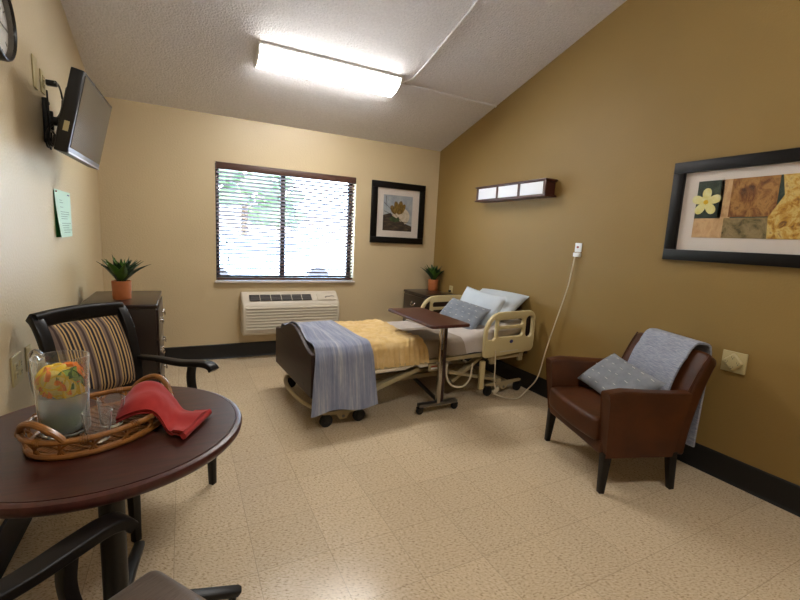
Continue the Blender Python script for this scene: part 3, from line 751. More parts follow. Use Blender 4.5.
plant((.257, -1.02, .821), 1.04, 'spiky green plant in terracotta pot on the left dresser', 5)
plant((3.51, -.20, .741), 1.06, 'spiky green plant in terracotta pot on the nightstand', 9)

# ------------------------------------------------------------------ armchairs at the table
def side_chair(loc, rz, label, fab_back, fab_seat):
    t = thing('wooden_armchair', loc, label, 'chair', rz)
    SH = .207
    leg = [(.021, .021), (-.021, .021), (-.021, -.021), (.021, -.021)]
    for s in (1, -1):
        MB().sweep([(.245, s*.235, 0), (.24, s*.235, .2), (.235, s*.235, .43)], rrect(.042, .042, .004), (1, 0, 0), [.72, .9, 1]).build('leg', 'black_wood', t)
        pts = catmull([(-.285, s*SH, 0), (-.245, s*SH, .2), (-.225, s*SH, .44), (-.235, s*SH, .62), (-.27, s*SH, .80), (-.315, s*SH, .90), (-.35, s*SH, .935)], 4)
        MB().sweep(pts, rrect(.038, .05, .006), (0, 1, 0), [.75+.25*min(1, p.z/.3) for p in pts]).build('leg', 'black_wood', t)
        ap = catmull([(-.24, s*.225, .655), (-.12, s*.238, .655), (.02, s*.252, .648), (.11, s*.258, .655), (.18, s*.262, .66), (.222, s*.263, .652), (.24, s*.263, .632)], 5)
        MB().sweep(ap, rrect(.060, .030, .008, 3), (0, 0, 1), [.7+.3*min(1, max(0, (p.x+.24)/.35)) for p in ap]).build('armrest', 'black_wood', t)
        MB().sweep(catmull([(.15, s*.24, .41), (.112, s*.248, .50), (.098, s*.252, .58), (.105, s*.255, .645)], 5), rrect(.03, .042, .006), (0, 1, 0)).build('arm_post', 'black_wood', t)
    r = MB(); r.box((.01, .225, .395), (.46, .026, .06), bev=.003); r.box((.01, -.225, .395), (.46, .026, .06), bev=.003); r.box((.235, 0, .395), (.026, .45, .06), bev=.003); r.box((-.22, 0, .395), (.026, .45, .06), bev=.003)
    r.build('seat_frame', 'black_wood', t)
    MB().box((.03, 0, .462), (.52, .475, .085), bev=.032, seg=5).build('seat_cushion', fab_seat, t, 80)
    MB().sweep(catmull([(-.335, -.215, .918), (-.35, -.11, .925), (-.353, 0, .928), (-.35, .11, .925), (-.335, .215, .918)], 5), rrect(.05, .075, .02, 4), (0, 0, 1)).build('top_rail', 'black_wood', t)
    MB().box((-.228, 0, .51), (.03, .39, .06), bev=.005).build('lower_rail', 'black_wood', t)
    def pad(u, v):
        y = -.185+.37*u; z = .53+.36*v
        x = -.225-.115*v**2
        return x, y, z
    def front(u, v):
        x, y, z = pad(u, v); e = min(u, 1-u, v, 1-v)*2; return (x+.012+.022*min(1, e*4)**.5, y, z)
    MB().grid(front, 16, 16, .05).build('back_pad', fab_back, t, 80)
    return t
side_chair((.452, -2.43, 0), math.atan2(-.70, .72), 'dark wood armchair with striped upholstered back behind round table', 'stripe', 'vinyl')
side_chair((.497, -3.972, 0), R(36), 'dark wood armchair with brown seat in the near left foreground', 'vinyl', 'vinyl')

# ------------------------------------------------------------------ round table
TC = (.448, -3.230); TR, TZ = .402, .73
tb = thing('round_table', (TC[0], TC[1], 0), 'round mahogany pedestal table with black base near left wall', 'table')
prof = [(0, TZ-.035), (TR-.03, TZ-.035), (TR-.012, TZ-.033), (TR, TZ-.022), (TR+.002, TZ-.012), (TR-.006, TZ-.003), (TR-.014, TZ-.0015)]
MB().lathe([(0, TZ-.001), (TR-.02, TZ-.001), (TR-.0205, TZ-.002), (TR-.0215, TZ-.002), (TR-.022, TZ-.001)][::1], (0, 0, 0), 96)
MB().lathe([(0, TZ)]+[(TR-.022, TZ)]+[(TR-.022, TZ-.02), (0, TZ-.02)], (0, 0, 0), 96).build('tabletop', 'table_wood', tb)
MB().lathe([(TR-.0205, TZ-.03), (TR-.0205, TZ-.001), (TR-.012, TZ), (TR-.004, TZ-.004), (TR, TZ-.013), (TR-.002, TZ-.024), (TR-.01, TZ-.033), (TR-.06, TZ-.036), (TR-.06, TZ-.03), (TR-.0205, TZ-.03)], (0, 0, 0), 96).build('edge_band', 'mahog', tb)
MB().cyl((0, 0, .05), (0, 0, TZ-.045), .037, seg=32).build('column', 'black_paint', tb)
b = MB(); b.box((0, 0, TZ-.043), (.5, .06, .012), bev=.002); b.box((0, 0, TZ-.043), (.06, .5, .012), bev=.002); b.build('top_bracket', 'black_paint', tb)
for k in range(4):
    a = R(90*k-5); d = Vector((math.cos(a), math.sin(a), 0))
    o = MB().sweep([d*.03+Vector((0, 0, .065)), d*.2+Vector((0, 0, .058)), d*.385+Vector((0, 0, .03)), d*.39+Vector((0, 0, .026))], rrect(.05, .036, .01, 3), (0, 0, 1), [1, .92, .8, .7]).build('foot', 'black_paint', tb)
    MB().cyl(d*.365+Vector((0, 0, 0)), d*.365+Vector((0, 0, .022)), .014, seg=14).build('glide', 'rubber', o)

# ------------------------------------------------------------------ rattan tray and what stands in it
ta = math.atan2(.77, .64); TA, TB_ = .205, .150
tr = thing('rattan_tray', (.440, -3.222, TZ), 'oval woven rattan tray with two looped handles on round table', 'tray', ta)
def ell(a, b_, z, n=56): return [(a*math.cos(2*PI*i/n), b_*math.sin(2*PI*i/n), z) for i in range(n)]
MB().sweep(ell(TA, TB_, .010), circ(.0095, 10), closed=True).build('base_ring', 'rattan', tr)
MB().sweep(ell(TA+.012, TB_+.012, .056), circ(.0085, 10), closed=True).build('rim', 'rattan', tr)
fl_ = MB()
for i in range(-13, 14):
    y = i*.0112; L_ = TA*math.sqrt(max(0, 1-(y/TB_)**2))
    if L_ > .02: fl_.sweep([(-L_, y, .009), (L_, y, .009)], circ(.0034, 6))
for i in range(-8, 9):
    x = i*.027; L_ = TB_*math.sqrt(max(0, 1-(x/TA)**2))
    if L_ > .02: fl_.sweep([(x, -L_, .013), (x, L_, .013)], circ(.0025, 6))
fl_.build('woven_floor', 'rattan_dark', tr)
lp = MB(); nL = 15
for k in range(nL):
    c0 = 2*PI*k/nL; pts = []
    for i in range(9):
        u = i/8; a = c0+(u-.5)*2*PI/nL*1.25; zz = .014+.040*math.sin(PI*u)**.7
        q = (zz-.01)/.046*.012; pts.append(((TA+q)*math.cos(a), (TB_+q)*math.sin(a), zz))
    lp.sweep(pts, circ(.0042, 8))
for k in range(nL):
    a = 2*PI*(k+.5)/nL; p0 = Vector((TA*math.cos(a), TB_*math.sin(a), .01)); p1_ = Vector(((TA+.012)*math.cos(a), (TB_+.012)*math.sin(a), .055))
    lp.sweep([p0, p1_], circ(.004, 8), (1, 0, 0))
lp.build('side_loops', 'rattan', tr)
for sgn in (1, -1):
    pts = []
    for i in range(15):
        u = i/14; a = (u-.5)*.98; bx = (TA+.012)*math.cos(a); by = (TB_+.012)*math.sin(a)
        h_ = math.sin(PI*u)
        pts.append((sgn*(bx-.004*h_), by, .058+.046*h_**.75))
    MB().sweep(pts, circ(.0095, 10)).build('handle', 'rattan', tr)
for a in [2*PI*(k+.15)/10 for k in range(10)]:
    wr = MB()
    for j in (-1, 0, 1, 2):
        aa = a+j*.028; c = Vector(((TA+.012)*math.cos(aa), (TB_+.012)*math.sin(aa), .056))
        tn = Vector((-(TA+.012)*math.sin(aa), (TB_+.012)*math.cos(aa), 0)).normalized()
        u1 = Vector((0, 0, 1)); u2 = tn.cross(u1)
        wr.sweep([c+u1*(.0098*math.cos(q*PI/5))+u2*(.0098*math.sin(q*PI/5)) for q in range(10)], circ(.0022, 5), tn, closed=True)
    wr.build('binding', 'rattan', tr)

# pitcher
PZ = TZ+.0165
px, py = .345, -3.250
pt = thing('glass_pitcher', (px, py, PZ), 'clear glass pitcher of water with citrus slices on rattan tray', 'pitcher', R(-38))
r0, r1, ph_ = .058, .069, .236
ro = lambda z: r0+(r1-r0)*min(1, z/ph_)**.8
prof = [(0, .0), (r0-.006, 0), (r0, .006)]+[(ro(z), z) for z in [ph_*i/12 for i in range(1, 13)]]
inn = [(ro(z)-.0035, z) for z in [ph_*i/12 for i in range(12, 0, -1)]]+[(r0-.008, .010), (0, .009)]
b = MB(); b.lathe(prof+inn, (0, 0, 0), 40)
for v in b.bm.verts:      # pull a spout out of the rim toward +x
    if v.co.z > ph_*.80:
        k = (v.co.z-ph_*.80)/(ph_*.2); a = math.atan2(v.co.y, v.co.x); g = math.exp(-(a/.42)**2)
        v.co.x += .020*g*k*k; v.co.z += .008*g*k
b.build('body', 'clear_pitcher', pt)
hp = catmull([(-r1+.002, 0, .222), (-r1-.014, 0, .238), (-r1-.034, 0, .225), (-r1-.038, 0, .17), (-r1-.03, 0, .11), (-r1-.010, 0, .075), (-r0-.004, 0, .06)], 5)
MB().sweep(hp, rrect(.022, .011, .005, 3), (0, 1, 0)).build('handle', 'clear_pitcher', pt)
wtr = MB().lathe([(0, .0105), (r0-.009, .0115)]+[(ro(z)-.0045, z) for z in [.02, .05, .09, .124]]+[(0, .124)], (0, 0, 0), 36).build('water', 'water', pt)

def slice_mesh(r, th_, half, rind, flesh):
    b = MB(); n = 20 if not half else 11; tot = 2*PI if not half else PI
    out = [(r*math.cos(tot*i/(n-1 if half else n)), r*math.sin(tot*i/(n-1 if half else n))) for i in range(n)]
    b.prism(out, -th_/2, th_/2, 'xy')
    b.mi = 1
    ins = [(.86*x, .86*y+(.03*r if half else 0)) for x, y in out]
    b.prism(ins, -th_/2-.0006, th_/2+.0006, 'xy')
    me = bpy.data.meshes.new('citrus'); b.bm.to_mesh(me); b.bm.free(); me.materials.append(M[rind]); me.materials.append(M[flesh])
    for p in me.polygons: p.use_smooth = True
    me.set_sharp_from_angle(angle=R(35))
    return me
ml = slice_mesh(.031, .009, False, 'lemon', 'lemon_flesh'); mo = slice_mesh(.034, .010, True, 'orange', 'orange_flesh')
mlh = slice_mesh(.032, .011, True, 'lemon', 'lemon_flesh'); mli = slice_mesh(.028, .009, True, 'lime', 'lime_flesh')
def put(me, name, loc, rot, label, cat, group):
    o = bpy.data.objects.new(name, me); COL.objects.link(o); o.location = loc; o.rotation_euler = [R(a) for a in rot]; tag(o, label, cat, group)
rnd = random.Random(11)
zb = PZ+.150
FR = []
for lev in range(5):
    n_ = 8 if lev < 4 else 5
    for k in range(n_):
        a = R(360/n_*k+lev*24+rnd.uniform(-6, 6)); rr = (.044, .044, .045, .042, .018)[lev]
        FR.append((px+rr*math.cos(a), py+rr*math.sin(a), zb-.018+lev*.0145+rnd.uniform(-.003, .003), (rnd.uniform(66, 84) if lev < 4 else rnd.uniform(10, 40)), math.degrees(a)+90+rnd.uniform(-14, 14)))
for i, (x, y, z, tl, az) in enumerate(FR):
    kind = (ml, mo, mlh, ml, mo, mli)[(i*5+i//6) % 6]
    nm = {ml: ('lemon_slice', 'round yellow lemon slice floating in the glass pitcher', 'lemon slice', 'round lemon slices in the pitcher'),
          mo: ('orange_slice', 'half slice of orange floating in the glass pitcher', 'orange slice', 'orange slices in the pitcher'),
          mlh: ('lemon_wedge', 'half moon yellow lemon piece floating in the pitcher', 'lemon slice', 'half lemon slices in the pitcher'),
          mli: ('lime_slice', 'green lime piece floating among the yellow citrus', 'lime slice', 'floating lime pieces in the pitcher')}[kind]
    put(kind, nm[0], (x, y, z), (tl, 0, az), nm[1], nm[2], nm[3])
for k in range(9):
    a = R(40*k); rr = .046 if k else 0
    put(mli, 'lime_slice', (px+rr*math.cos(a), py+rr*math.sin(a), PZ+.024+.009*(k % 3)), (58+8*(k % 3), 0, 40*k+90), 'green lime slice sunk at the bottom of the pitcher', 'lime slice', 'sunken lime slices in the pitcher')

def tumbler(loc, label):
    t = thing('glass_tumbler', loc, label, 'glass')
    h_ = .088; rb, rt = .028, .0375
    ra = lambda z: rb+(rt-rb)*z/h_
    b = MB(); b.lathe([(0, 0), (rb-.003, 0), (rb, .003)]+[(ra(h_*i/8), h_*i/8) for i in range(1, 9)]+[(rt-.001, h_+.001)]+[(ra(h_*i/8)-.0032, h_*i/8) for i in range(8, 1, -1)]+[(rb-.004, .014), (0, .012)], (0, 0, 0), 32)
    b.build('bowl', 'clear', t)
tumbler((.441, -3.343, TZ+.0165), 'empty clear glass tumbler nearest the tray front rim')
tumbler((.463, -3.245, TZ+.0165), 'empty clear glass tumbler behind the other, beside red napkin')

# red napkin folded over the tray rim and handle
def napkin():
    far = catmull([(.500, -3.135, .800), (.530, -3.130, .838), (.572, -3.138, .842), (.602, -3.155, .828), (.636, -3.185, .792), (.662, -3.212, .762), (.700, -3.236, .757), (.744, -3.246, .757)], 6)
    near = catmull([(.478, -3.275, .778), (.510, -3.292, .800), (.548, -3.305, .815), (.580, -3.316, .812), (.603, -3.335, .785), (.618, -3.352, .758), (.636, -3.376, .754), (.663, -3.405, .754)], 6)
    n = len(far)-1
    def f(off, inset=0):
        def g(u, v):
            i = int(round(u*n)); a, b_ = far[i], near[i]; vv = inset+(1-2*inset)*v
            p = a.lerp(b_, vv)
            z = p.z+off+.010*math.sin(PI*vv)*(1-.5*u)+.0035*math.sin(9*vv+5*u)+.002*noise.noise(Vector((u*9, vv*7, off*90)))
            z -= .006*(abs(2*vv-1)**6)*(u < .85)
            return Vector((p.x, p.y, max(z, TZ+.002+max(0, off+.016))))
        return g
    b = MB(); b.grid(f(0), n, 16, .0035); b.grid(f(-.0075, .03), n, 16, .0035); b.grid(f(-.015, .015), n, 16, .0035)
    e0, e1 = far[-1], near[-1]
    b.sweep([e0.lerp(e1, k/8)+Vector((0, 0, -.0085)) for k in range(9)], [(x*1.0, y*1.25) for x, y in circ(.0085, 12)], (0, 0, 1))
    o = b.build('napkin', 'red', None, 60)
    tag(o, 'folded red cloth napkin draped over the rattan tray edge', 'napkin')
napkin()

# ------------------------------------------------------------------ hospital bed
BR = R(3.5)
bed = thing('hospital_bed', (1.425, -1.555, 0), 'adjustable hospital bed with cream side rails under wall light', 'bed', BR)
bm_ = Matrix.Translation(bed.location) @ Matrix.Rotation(BR, 4, 'Z')
BL = 2.08; HW = .43
def lift(x): # raised head section
    return 0 if x < 1.35 else .17*(x-1.35)
# boards
def board(xc, zb_, zs, zm, hw, name):
    out = [(-hw, zb_), (hw, zb_)]
    m_ = 24
    out += [(hw-2*hw*i/m_, zs+(zm-zs)*(.5-.5*math.cos(2*PI*i/m_))) for i in range(m_+1)]
    mtx = Matrix.Translation((xc, 0, 0)) @ Matrix(((0, 0, 1, 0), (1, 0, 0, 0), (0, 1, 0, 0), (0, 0, 0, 1)))
    return MB().plate(out, [], .03, .006, mtx).build(name, 'board', bed)
fb = board(.0, .245, .555, .675, .475, 'footboard')
for y in (-.3, .3): MB().cyl((-.016, y, .3), (-.019, y, .3), .008, seg=12).build('bolt', 'black_plastic', fb)
board(BL+.04, .35, .74, .84, .44, 'headboard')
b = MB()
for s in (-1, 1):
    b.box((BL/2, s*.455, .402), (BL-.06, .026, .032), bev=.005)
b.box((.05, 0, .39), (.05, .9, .045), bev=.004); b.box((BL-.03, 0, .39), (.05, .9, .045), bev=.004)
b.build('side_frame', 'beige_metal', bed)
b = MB(); b.box((.66, 0, .425), (1.2, .84, .014), bev=.003)
b.box((1.70, 0, .42+.055), (.74, .84, .012), RY(-9.6), bev=.003); b.build('deck', 'grey_metal', bed)
# mattress, follows the raised head
def boxgrid(x0, x1, y0, y1, z0, z1, fz, r, nx=40, ny=20, wob=0):
    b = MB(); bb = bmesh.new(); bmesh.ops.create_cube(bb, size=1)
    bmesh.ops.scale(bb, vec=(x1-x0, y1-y0, z1-z0), verts=bb.verts); bmesh.ops.translate(bb, vec=((x0+x1)/2, (y0+y1)/2, (z0+z1)/2), verts=bb.verts)
    bmesh.ops.bevel(bb, geom=bb.edges[:], offset=r, segments=4, affect='EDGES', profile=.5)
    for i in range(1, nx):
        x = x0+(x1-x0)*i/nx
        bmesh.ops.bisect_plane(bb, geom=bb.verts[:]+bb.edges[:]+bb.faces[:], plane_co=(x, 0, 0), plane_no=(1, 0, 0))
    for i in range(1, ny):
        y = y0+(y1-y0)*i/ny
        bmesh.ops.bisect_plane(bb, geom=bb.verts[:]+bb.edges[:]+bb.faces[:], plane_co=(0, y, 0), plane_no=(0, 1, 0))
    for v in bb.verts:
        v.co.z += fz(v.co.x)
        if wob: v.co.z += wob*noise.noise(v.co*7)
    b.merge(bb); return b
boxgrid(.03, BL, -HW, HW, .432, .555, lift, .035, wob=.006).build('mattress', 'sheet', bed, 60)
# undercarriage
b = MB()
for s in (-1, 1):
    b.sweep([(.25, s*.06, .14), (1.78, s*.06, .14)], rrect(.04, .04, .005), (0, 0, 1))
ft = catmull([(.14, .43, .13), (.05, .36, .13), (.0, .15, .13), (.0, -.15, .13), (.05, -.36, .13), (.14, -.43, .13)], 6)
b.sweep(ft, circ(.017, 10)); b.sweep([(1.78, -.45, .13), (1.78, .45, .13)], rrect(.05, .04, .005), (0, 0, 1)); b.sweep([(.25, -.42, .13), (.25, .42, .13)], rrect(.05, .04, .005), (0, 0, 1))
b.build('base_frame', 'beige_metal', bed)
for s in (-1, 1):
    MB().sweep([(.30, s*.39, .15), (.92, s*.39, .335)], rrect(.035, .062, .006), (0, 1, 0)).build('lift_arm', 'beige_metal', bed)
    MB().sweep([(1.28, s*.37, .17), (1.60, s*.37, .36)], rrect(.03, .06, .005), (0, 1, 0)).build('lift_arm', 'beige_metal', bed)
    MB().sweep([(1.22, s*.40, .27), (1.78, s*.40, .13)], rrect(.026, .055, .005), (0, 1, 0)).build('link_bar', 'beige_metal', bed)
b = MB(); b.box((1.0, 0, .3), (.7, .10, .07), bev=.01); b.cyl((.5, .05, .25), (.95, .05, .3), .025, seg=14); b.build('drive_motor', 'black_plastic', bed)
def caster(x, y, parent, r=.048, w_=.03):
    c = MB(); c.box((x, y, r*1.75), (.05, .04, .014), bev=.003)
    for s in (-1, 1): c.box((x, y+s*(w_/2+.004), r*1.25), (.03, .004, r*1.1), bev=.001)
    o = c.build('caster', 'black_plastic', parent)
    MB().cyl((x, y-w_/2, r), (x, y+w_/2, r), r, seg=24, bev=.006).build('wheel', 'rubber', o)
    return o
for s in (-1, 1):
    for (xa, xb) in ((.115, .375), (1.66, 2.03)):
        xm = (xa+xb)/2
        out = [(xa-.03, .115), (xb+.03, .115), (xb+.03, .098), (xm+.05, .085), (xm+.025, .045), (xm-.025, .045), (xm-.05, .085), (xa-.03, .098)]
        k = MB().prism(out, s*.44-.012, s*.44+.012, 'xz').build('caster_bracket', 'beige_metal', bed)
        MB().cyl((xm, s*.44-.014, .065), (xm, s*.44+.014, .065), .012, seg=14).build('brake_bolt', 'grey_metal', k)
        caster(xa, s*.44, bed); caster(xb, s*.44, bed)
# side rails
def side_rail(s, raised=0):
    x0, x1, z0, z1 = 1.505, 2.11, .385, .785
    n = 6
    out = arc(x0+.035, z0+.03, .03, 180, 270, 4)+arc(x1-.05, z0+.07, .05, 270, 360, 4)+arc(x1-.08, z1-.08, .08, 0, 90, n)+arc(x0+.19, z1-.19, .19, 90, 180, 10)
    holes = [rr2(x0+.045, z0+.19, x0+.115, z0+.315, .03), rr2(x1-.118, z0+.155, x1-.032, z0+.350, .038),
             rr2(x0+.155, z0+.275, x1-.150, z0+.330, .024), rr2(x0+.150, z0+.175, x1-.150, z0+.245, .030)]
    holes[0] = [(x0+.045, z0+.20), (x0+.115, z0+.17), (x0+.125, z0+.30), (x0+.10, z0+.325), (x0+.06, z0+.27)]
    holes[0] = [(x0+.032, z0+.18), (x0+.048, z0+.158), (x0+.105, z0+.155), (x0+.126, z0+.175), (x0+.128, z0+.335), (x0+.108, z0+.342), (x0+.070, z0+.31), (x0+.042, z0+.26)]
    mtx = Matrix.Translation((0, s*.505, 0)) @ Matrix(((1, 0, 0, 0), (0, 0, -1, 0), (0, 1, 0, 0), (0, 0, 0, 1)))
    r = MB().plate(out, holes, .034, .009, mtx).build('side_rail', 'beige_plastic', bed)
    k = MB()
    for x in (1.64, 1.98): k.box((x, s*.485, .365), (.05, .03, .10), bev=.006)
    k.box((1.81, s*.482, .365), (.42, .018, .03), bev=.003); k.build('rail_bracket', 'beige_metal', r)
    MB().sphere((1.82, s*.523, .515), .016, (1.4, .16, 1)).build('badge', 'blue', r)
    MB().box((1.80, s*.5225, .43), (.22, .002, .008)).build('printed_strip', 'ptac', r)
    return r
side_rail(-1); side_rail(1)
lb = MB().box((1.03, -.472, .352), (.13, .012, .062), bev=.004).build('frame_bracket', 'beige_metal', bed)
MB().box((1.03, -.4785, .362), (.085, .0015, .009)).build('warning_label', 'red_label', lb); MB().box((1.03, -.4785, .345), (.085, .0015, .014)).build('white_label', 'white', lb)
MB().sweep(catmull([(1.17, -.45, .36), (1.16, -.47, .25), (1.22, -.48, .17), (1.33, -.48, .15), (1.42, -.46, .2), (1.46, -.44, .33)], 6), circ(.008, 8)).build('hose', 'cord', bed)
MB().box((1.555, -.46, .215), (.05, .03, .26), bev=.006).build('column_post', 'beige_plastic', bed)
MB().sweep(catmull([(1.63, -.53, .45), (1.63, -.54, .3), (1.635, -.54, .18), (1.66, -.54, .10)], 5), circ(.0055, 8)).build('rail_cord', 'cord', bed)
MB().box((1.66, -.545, .085), (.07, .02, .035), RY(-35), bev=.005).build('hand_switch', 'cord', bed)

def drape(x0a, x1a, x0b, x1b, zt, zlow_n, zlow_f, name, mt, label, cat, thick=.006, wob=.008, top_extra=None, nu=40, nv=70, yn=HW+.016, fold=8, hemw=.012, fz=lift, flare=.03, seed=0, ynf=None, rc_=.05, ra_=.014, vend=1):
    """cloth across the bed: v runs from the near hem up, over the top, and down the far side. (x0a,x1a) span on top, (x0b,x1b) span at the near hem"""
    ln, lt, lf = zt-zlow_n, 2*yn, zt-zlow_f; tot = ln+lt+lf
    def f(u, v):
        s_ = v*vend*tot
        if s_ < ln: k = 1-s_/ln; y = -yn-flare*k**1.3; z = zlow_n+s_; side_ = k
        elif s_ < ln+lt: y = -yn+(s_-ln); z = zt; side_ = 0
        else: k = (s_-ln-lt)/lf; y = yn+flare*k*(0 if ynf else 1); z = zt-(s_-ln-lt); side_ = -k
        if ynf and y > 0: y *= ynf/yn
        # round the edges
        if side_ >= 0 and abs(s_-ln) < rc_: q = (rc_-abs(s_-ln))/rc_; y += ra_*q*q; z -= ra_*q*q
        if side_ <= 0 and abs(s_-ln-lt) < rc_: q = (rc_-abs(s_-ln-lt))/rc_; y -= ra_*q*q; z -= ra_*q*q
        a = max(0, side_); x0 = x0a+(x0b-x0a)*a; x1 = x1a+(x1b-x1a)*a
        x = x0+(x1-x0)*u
        nz = noise.noise(Vector((x*6+seed, y*5, z*3)))
        z += fz(x)*(1-abs(side_))
        if side_ == 0: z += wob*(nz+.6)
        else:
            w_ = abs(side_); sg = -1 if side_ > 0 else 1
            y += sg*(w_*.022*(1+math.sin(x*2*PI*fold+1.3+2*z))*.5 + .01*w_*(nz+1))
            if w_ > .9: z += hemw*math.sin(x*2*PI*2.2+seed)
        if top_extra: z += top_extra(x, y, side_)
        return bm_ @ Vector((x, y, z))
    o = MB().grid(f, nu, nv, thick).build(name, mt, None, 80)
    tag(o, label, cat); return o
# grey-beige blanket, yellow quilt, blue throw (each lies on the bed)
drape(.86, 1.33, .90, 1.36, .567, .43, .43, 'blanket', 'greyblanket', 'grey beige blanket tucked across the middle of the bed', 'blanket', wob=.004, fold=3, flare=.0, hemw=0, yn=HW+.013, seed=4, vend=.52)
drape(1.28, 1.56, 1.30, 1.54, .563, .43, .43, 'sheet', 'sheet', 'white top sheet folded back below the pillows', 'sheet', wob=.006, fold=3, flare=.0, hemw=0, yn=HW+.010, seed=2)
def puff(x, y, s_): return .010*abs(math.sin(x*46+2*noise.noise(Vector((x*9, y*9, 0)))*2))*abs(math.sin(y*30+3*noise.noise(Vector((x*9, y*9, 5)))))
drape(.06, .93, .06, .975, .580, .395, .42, 'quilt', 'yellow', 'yellow puckered quilt over the lower half of the bed', 'quilt', thick=.012, wob=.012, top_extra=puff, nu=130, nv=150, fold=22, flare=.006, hemw=.003, yn=HW+.024, seed=1, rc_=.08, ra_=.020)
def fbz(x, y, s_):  # the throw rides over the footboard's curved top
    if s_ != 0: return 0
    k = max(0, 1-max(0, (x-.02))/.22); zz = .555+.12*(.5-.5*math.cos(2*PI*(y+.475)/.95))
    return k*max(0, zz+.016-.612)*(1 if y > -.1 else max(0, 1-(-.1-y)/.22))
drape(.019, .45, -.035, .485, .605, .150, .25, 'throw_blanket', 'blue_throw', 'blue grey woven throw blanket hanging over the foot of bed', 'throw blanket', thick=.007, wob=.010, top_extra=fbz, nu=50, nv=110, fold=3.2, flare=.04, hemw=.012, yn=HW+.052, seed=6, ynf=HW+.035, rc_=.13, ra_=.030)

# pillows
def pillow(name, w_, h_, t_, mt, label, cat, mtx, seed=0, pinch=.09, extra=None, fill=.5):
    def surf(sgn):
        def f(u, v):
            a, c = 2*u-1, 2*v-1
            x = a*w_/2*(1-pinch*(1-c*c)*0-pinch*(1-abs(c)**2)*abs(a)**3*.6)
            y = c*h_/2*(1-pinch*(1-abs(a)**2)*abs(c)**3*.9)
            z = sgn*t_/2*((1-abs(a)**2.6)*(1-abs(c)**2.6))**fill
            z += .010*noise.noise(Vector((a*2.2+seed, c*2.2, sgn)))*(1-abs(a))*(1-abs(c))*3
            return mtx @ Vector((x, y, z))
        return f
    b = MB(); b.grid(surf(1), 28, 22); b.grid(surf(-1), 28, 22)
    bmesh.ops.remove_doubles(b.bm, verts=b.bm.verts, dist=.0008); bmesh.ops.recalc_face_normals(b.bm, faces=b.bm.faces)
    o = b.build(name, mt, None, 80); tag(o, label, cat); return o
def bedm(x, y, z, lean, yaw=0, roll=0):
    # local x of pillow along bed width (-y of bed), local y up the lean, local z = face normal toward the foot
    base = Matrix(((0, 0, -1, 0), (-1, 0, 0, 0), (0, 1, 0, 0), (0, 0, 0, 1)))  # x->-y, y->z, z->-x
    return bm_ @ Matrix.Translation((x, y, z)) @ RZ(yaw) @ RY(lean) @ base @ RZ(roll)
def dashes(name, w_, h_):
    """woven light dashes"""
    m, nt, b, o = new_mat(name)
    return m
M['lumbar'] = fabric('lumbar', [sr(112, 120, 132), sr(134, 140, 150)], 14, (1, 1, 1), 260)
M['thread'] = mat('thread', sr(206, 206, 200), .8)
def lumbar_pillow(mtx, w_, h_, t_, label, seed):
    o = pillow('throw_pillow', w_, h_, t_, 'lumbar', label, 'pillow', mtx, seed)
    s_ = MB()
    for j in range(5):
        for i in range(6):
            a = -.80+i*.32+(.16 if j % 2 else 0); c = -.72+j*.36
            if abs(a) > .9: continue
            pts = []
            for q in range(4):
                aa = a+(q-1.5)*.03; x = aa*w_/2; y = c*h_/2
                z = t_/2*((1-abs(aa)**2.6)*(1-abs(c)**2.6))**.5+.010*noise.noise(Vector((aa*2.2+seed, c*2.2, 1)))*(1-abs(aa))*(1-abs(c))*3+.0012
                pts.append(mtx @ Vector((x, y, z)))
            s_.sweep(pts, circ(.0018, 5))
    s_.build('woven_dashes', 'thread', o)
    return o
pillow('bed_pillow', .56, .40, .13, 'pillow_white', 'white bed pillow leaning against the headboard, behind the other', 'pillow', bedm(1.955, -.12, .80, 62, 14, -2), 3)
pillow('bed_pillow', .56, .39, .14, 'pillow_white', 'pale blue white bed pillow directly behind the grey lumbar pillow', 'pillow', bedm(1.80, -.062, .735, 28, 5, -4), 8)
lumbar_pillow(bedm(1.60, -.075, .69, 46, 12, -7), .51, .30, .12, 'grey lumbar pillow with light dashes propped on the bed', 2)

# ------------------------------------------------------------------ overbed table
ob = thing('overbed_table', (2.475, -2.035, 0), 'wheeled overbed table with brown top and chrome post beside bed', 'overbed table')
top = rr2(-.23, -.235, .115, .53, .035, 5)
MB().plate(top, [], .024, .008, Matrix.Translation((0, 0, .757))).build('tabletop', 'mahog', ob)
b = MB(); b.box((.03, .06, .735), (.09, .26, .018), bev=.004); b.box((.05, -.03, .715), (.10, .04, .02), bev=.003); b.build('top_bracket', 'black_plastic', ob)
MB().box((.036, -.002, .40), (.030, .034, .64), bev=.003).build('inner_post', 'board', ob)
MB().box((.003, -.008, .395), (.032, .036, .63), bev=.004).build('outer_post', 'chrome', ob)
MB().box((-.002, -.03, .55), (.016, .008, .05), bev=.002).build('height_lever', 'grey_metal', ob)
b = MB(); b.box((.01, 0, .075), (.36, .05, .026), bev=.004); b.build('base_bar', 'grey_metal', ob)
b = MB(); b.sweep([(.03, .02, .075), (.16, .82, .075)], rrect(.03, .022, .003), (0, 0, 1)); b.box((.16, .80, .075), (.34, .03, .022), bev=.003); b.build('base_bar', 'black_paint', ob)
for x, y in ((-.155, 0), (.175, 0), (.01, .80), (.31, .80)): caster(x, y, ob, .03, .026)

# ------------------------------------------------------------------ leather armchair
AF = math.atan2(.325, -.945)
AO = Vector((2.867, -3.045, 0))
am = thing('leather_armchair', AO, 'brown leather armchair with tapered dark legs by the tan wall', 'armchair', AF)
A4 = Matrix.Translation(AO) @ Matrix.Rotation(AF, 4, 'Z')
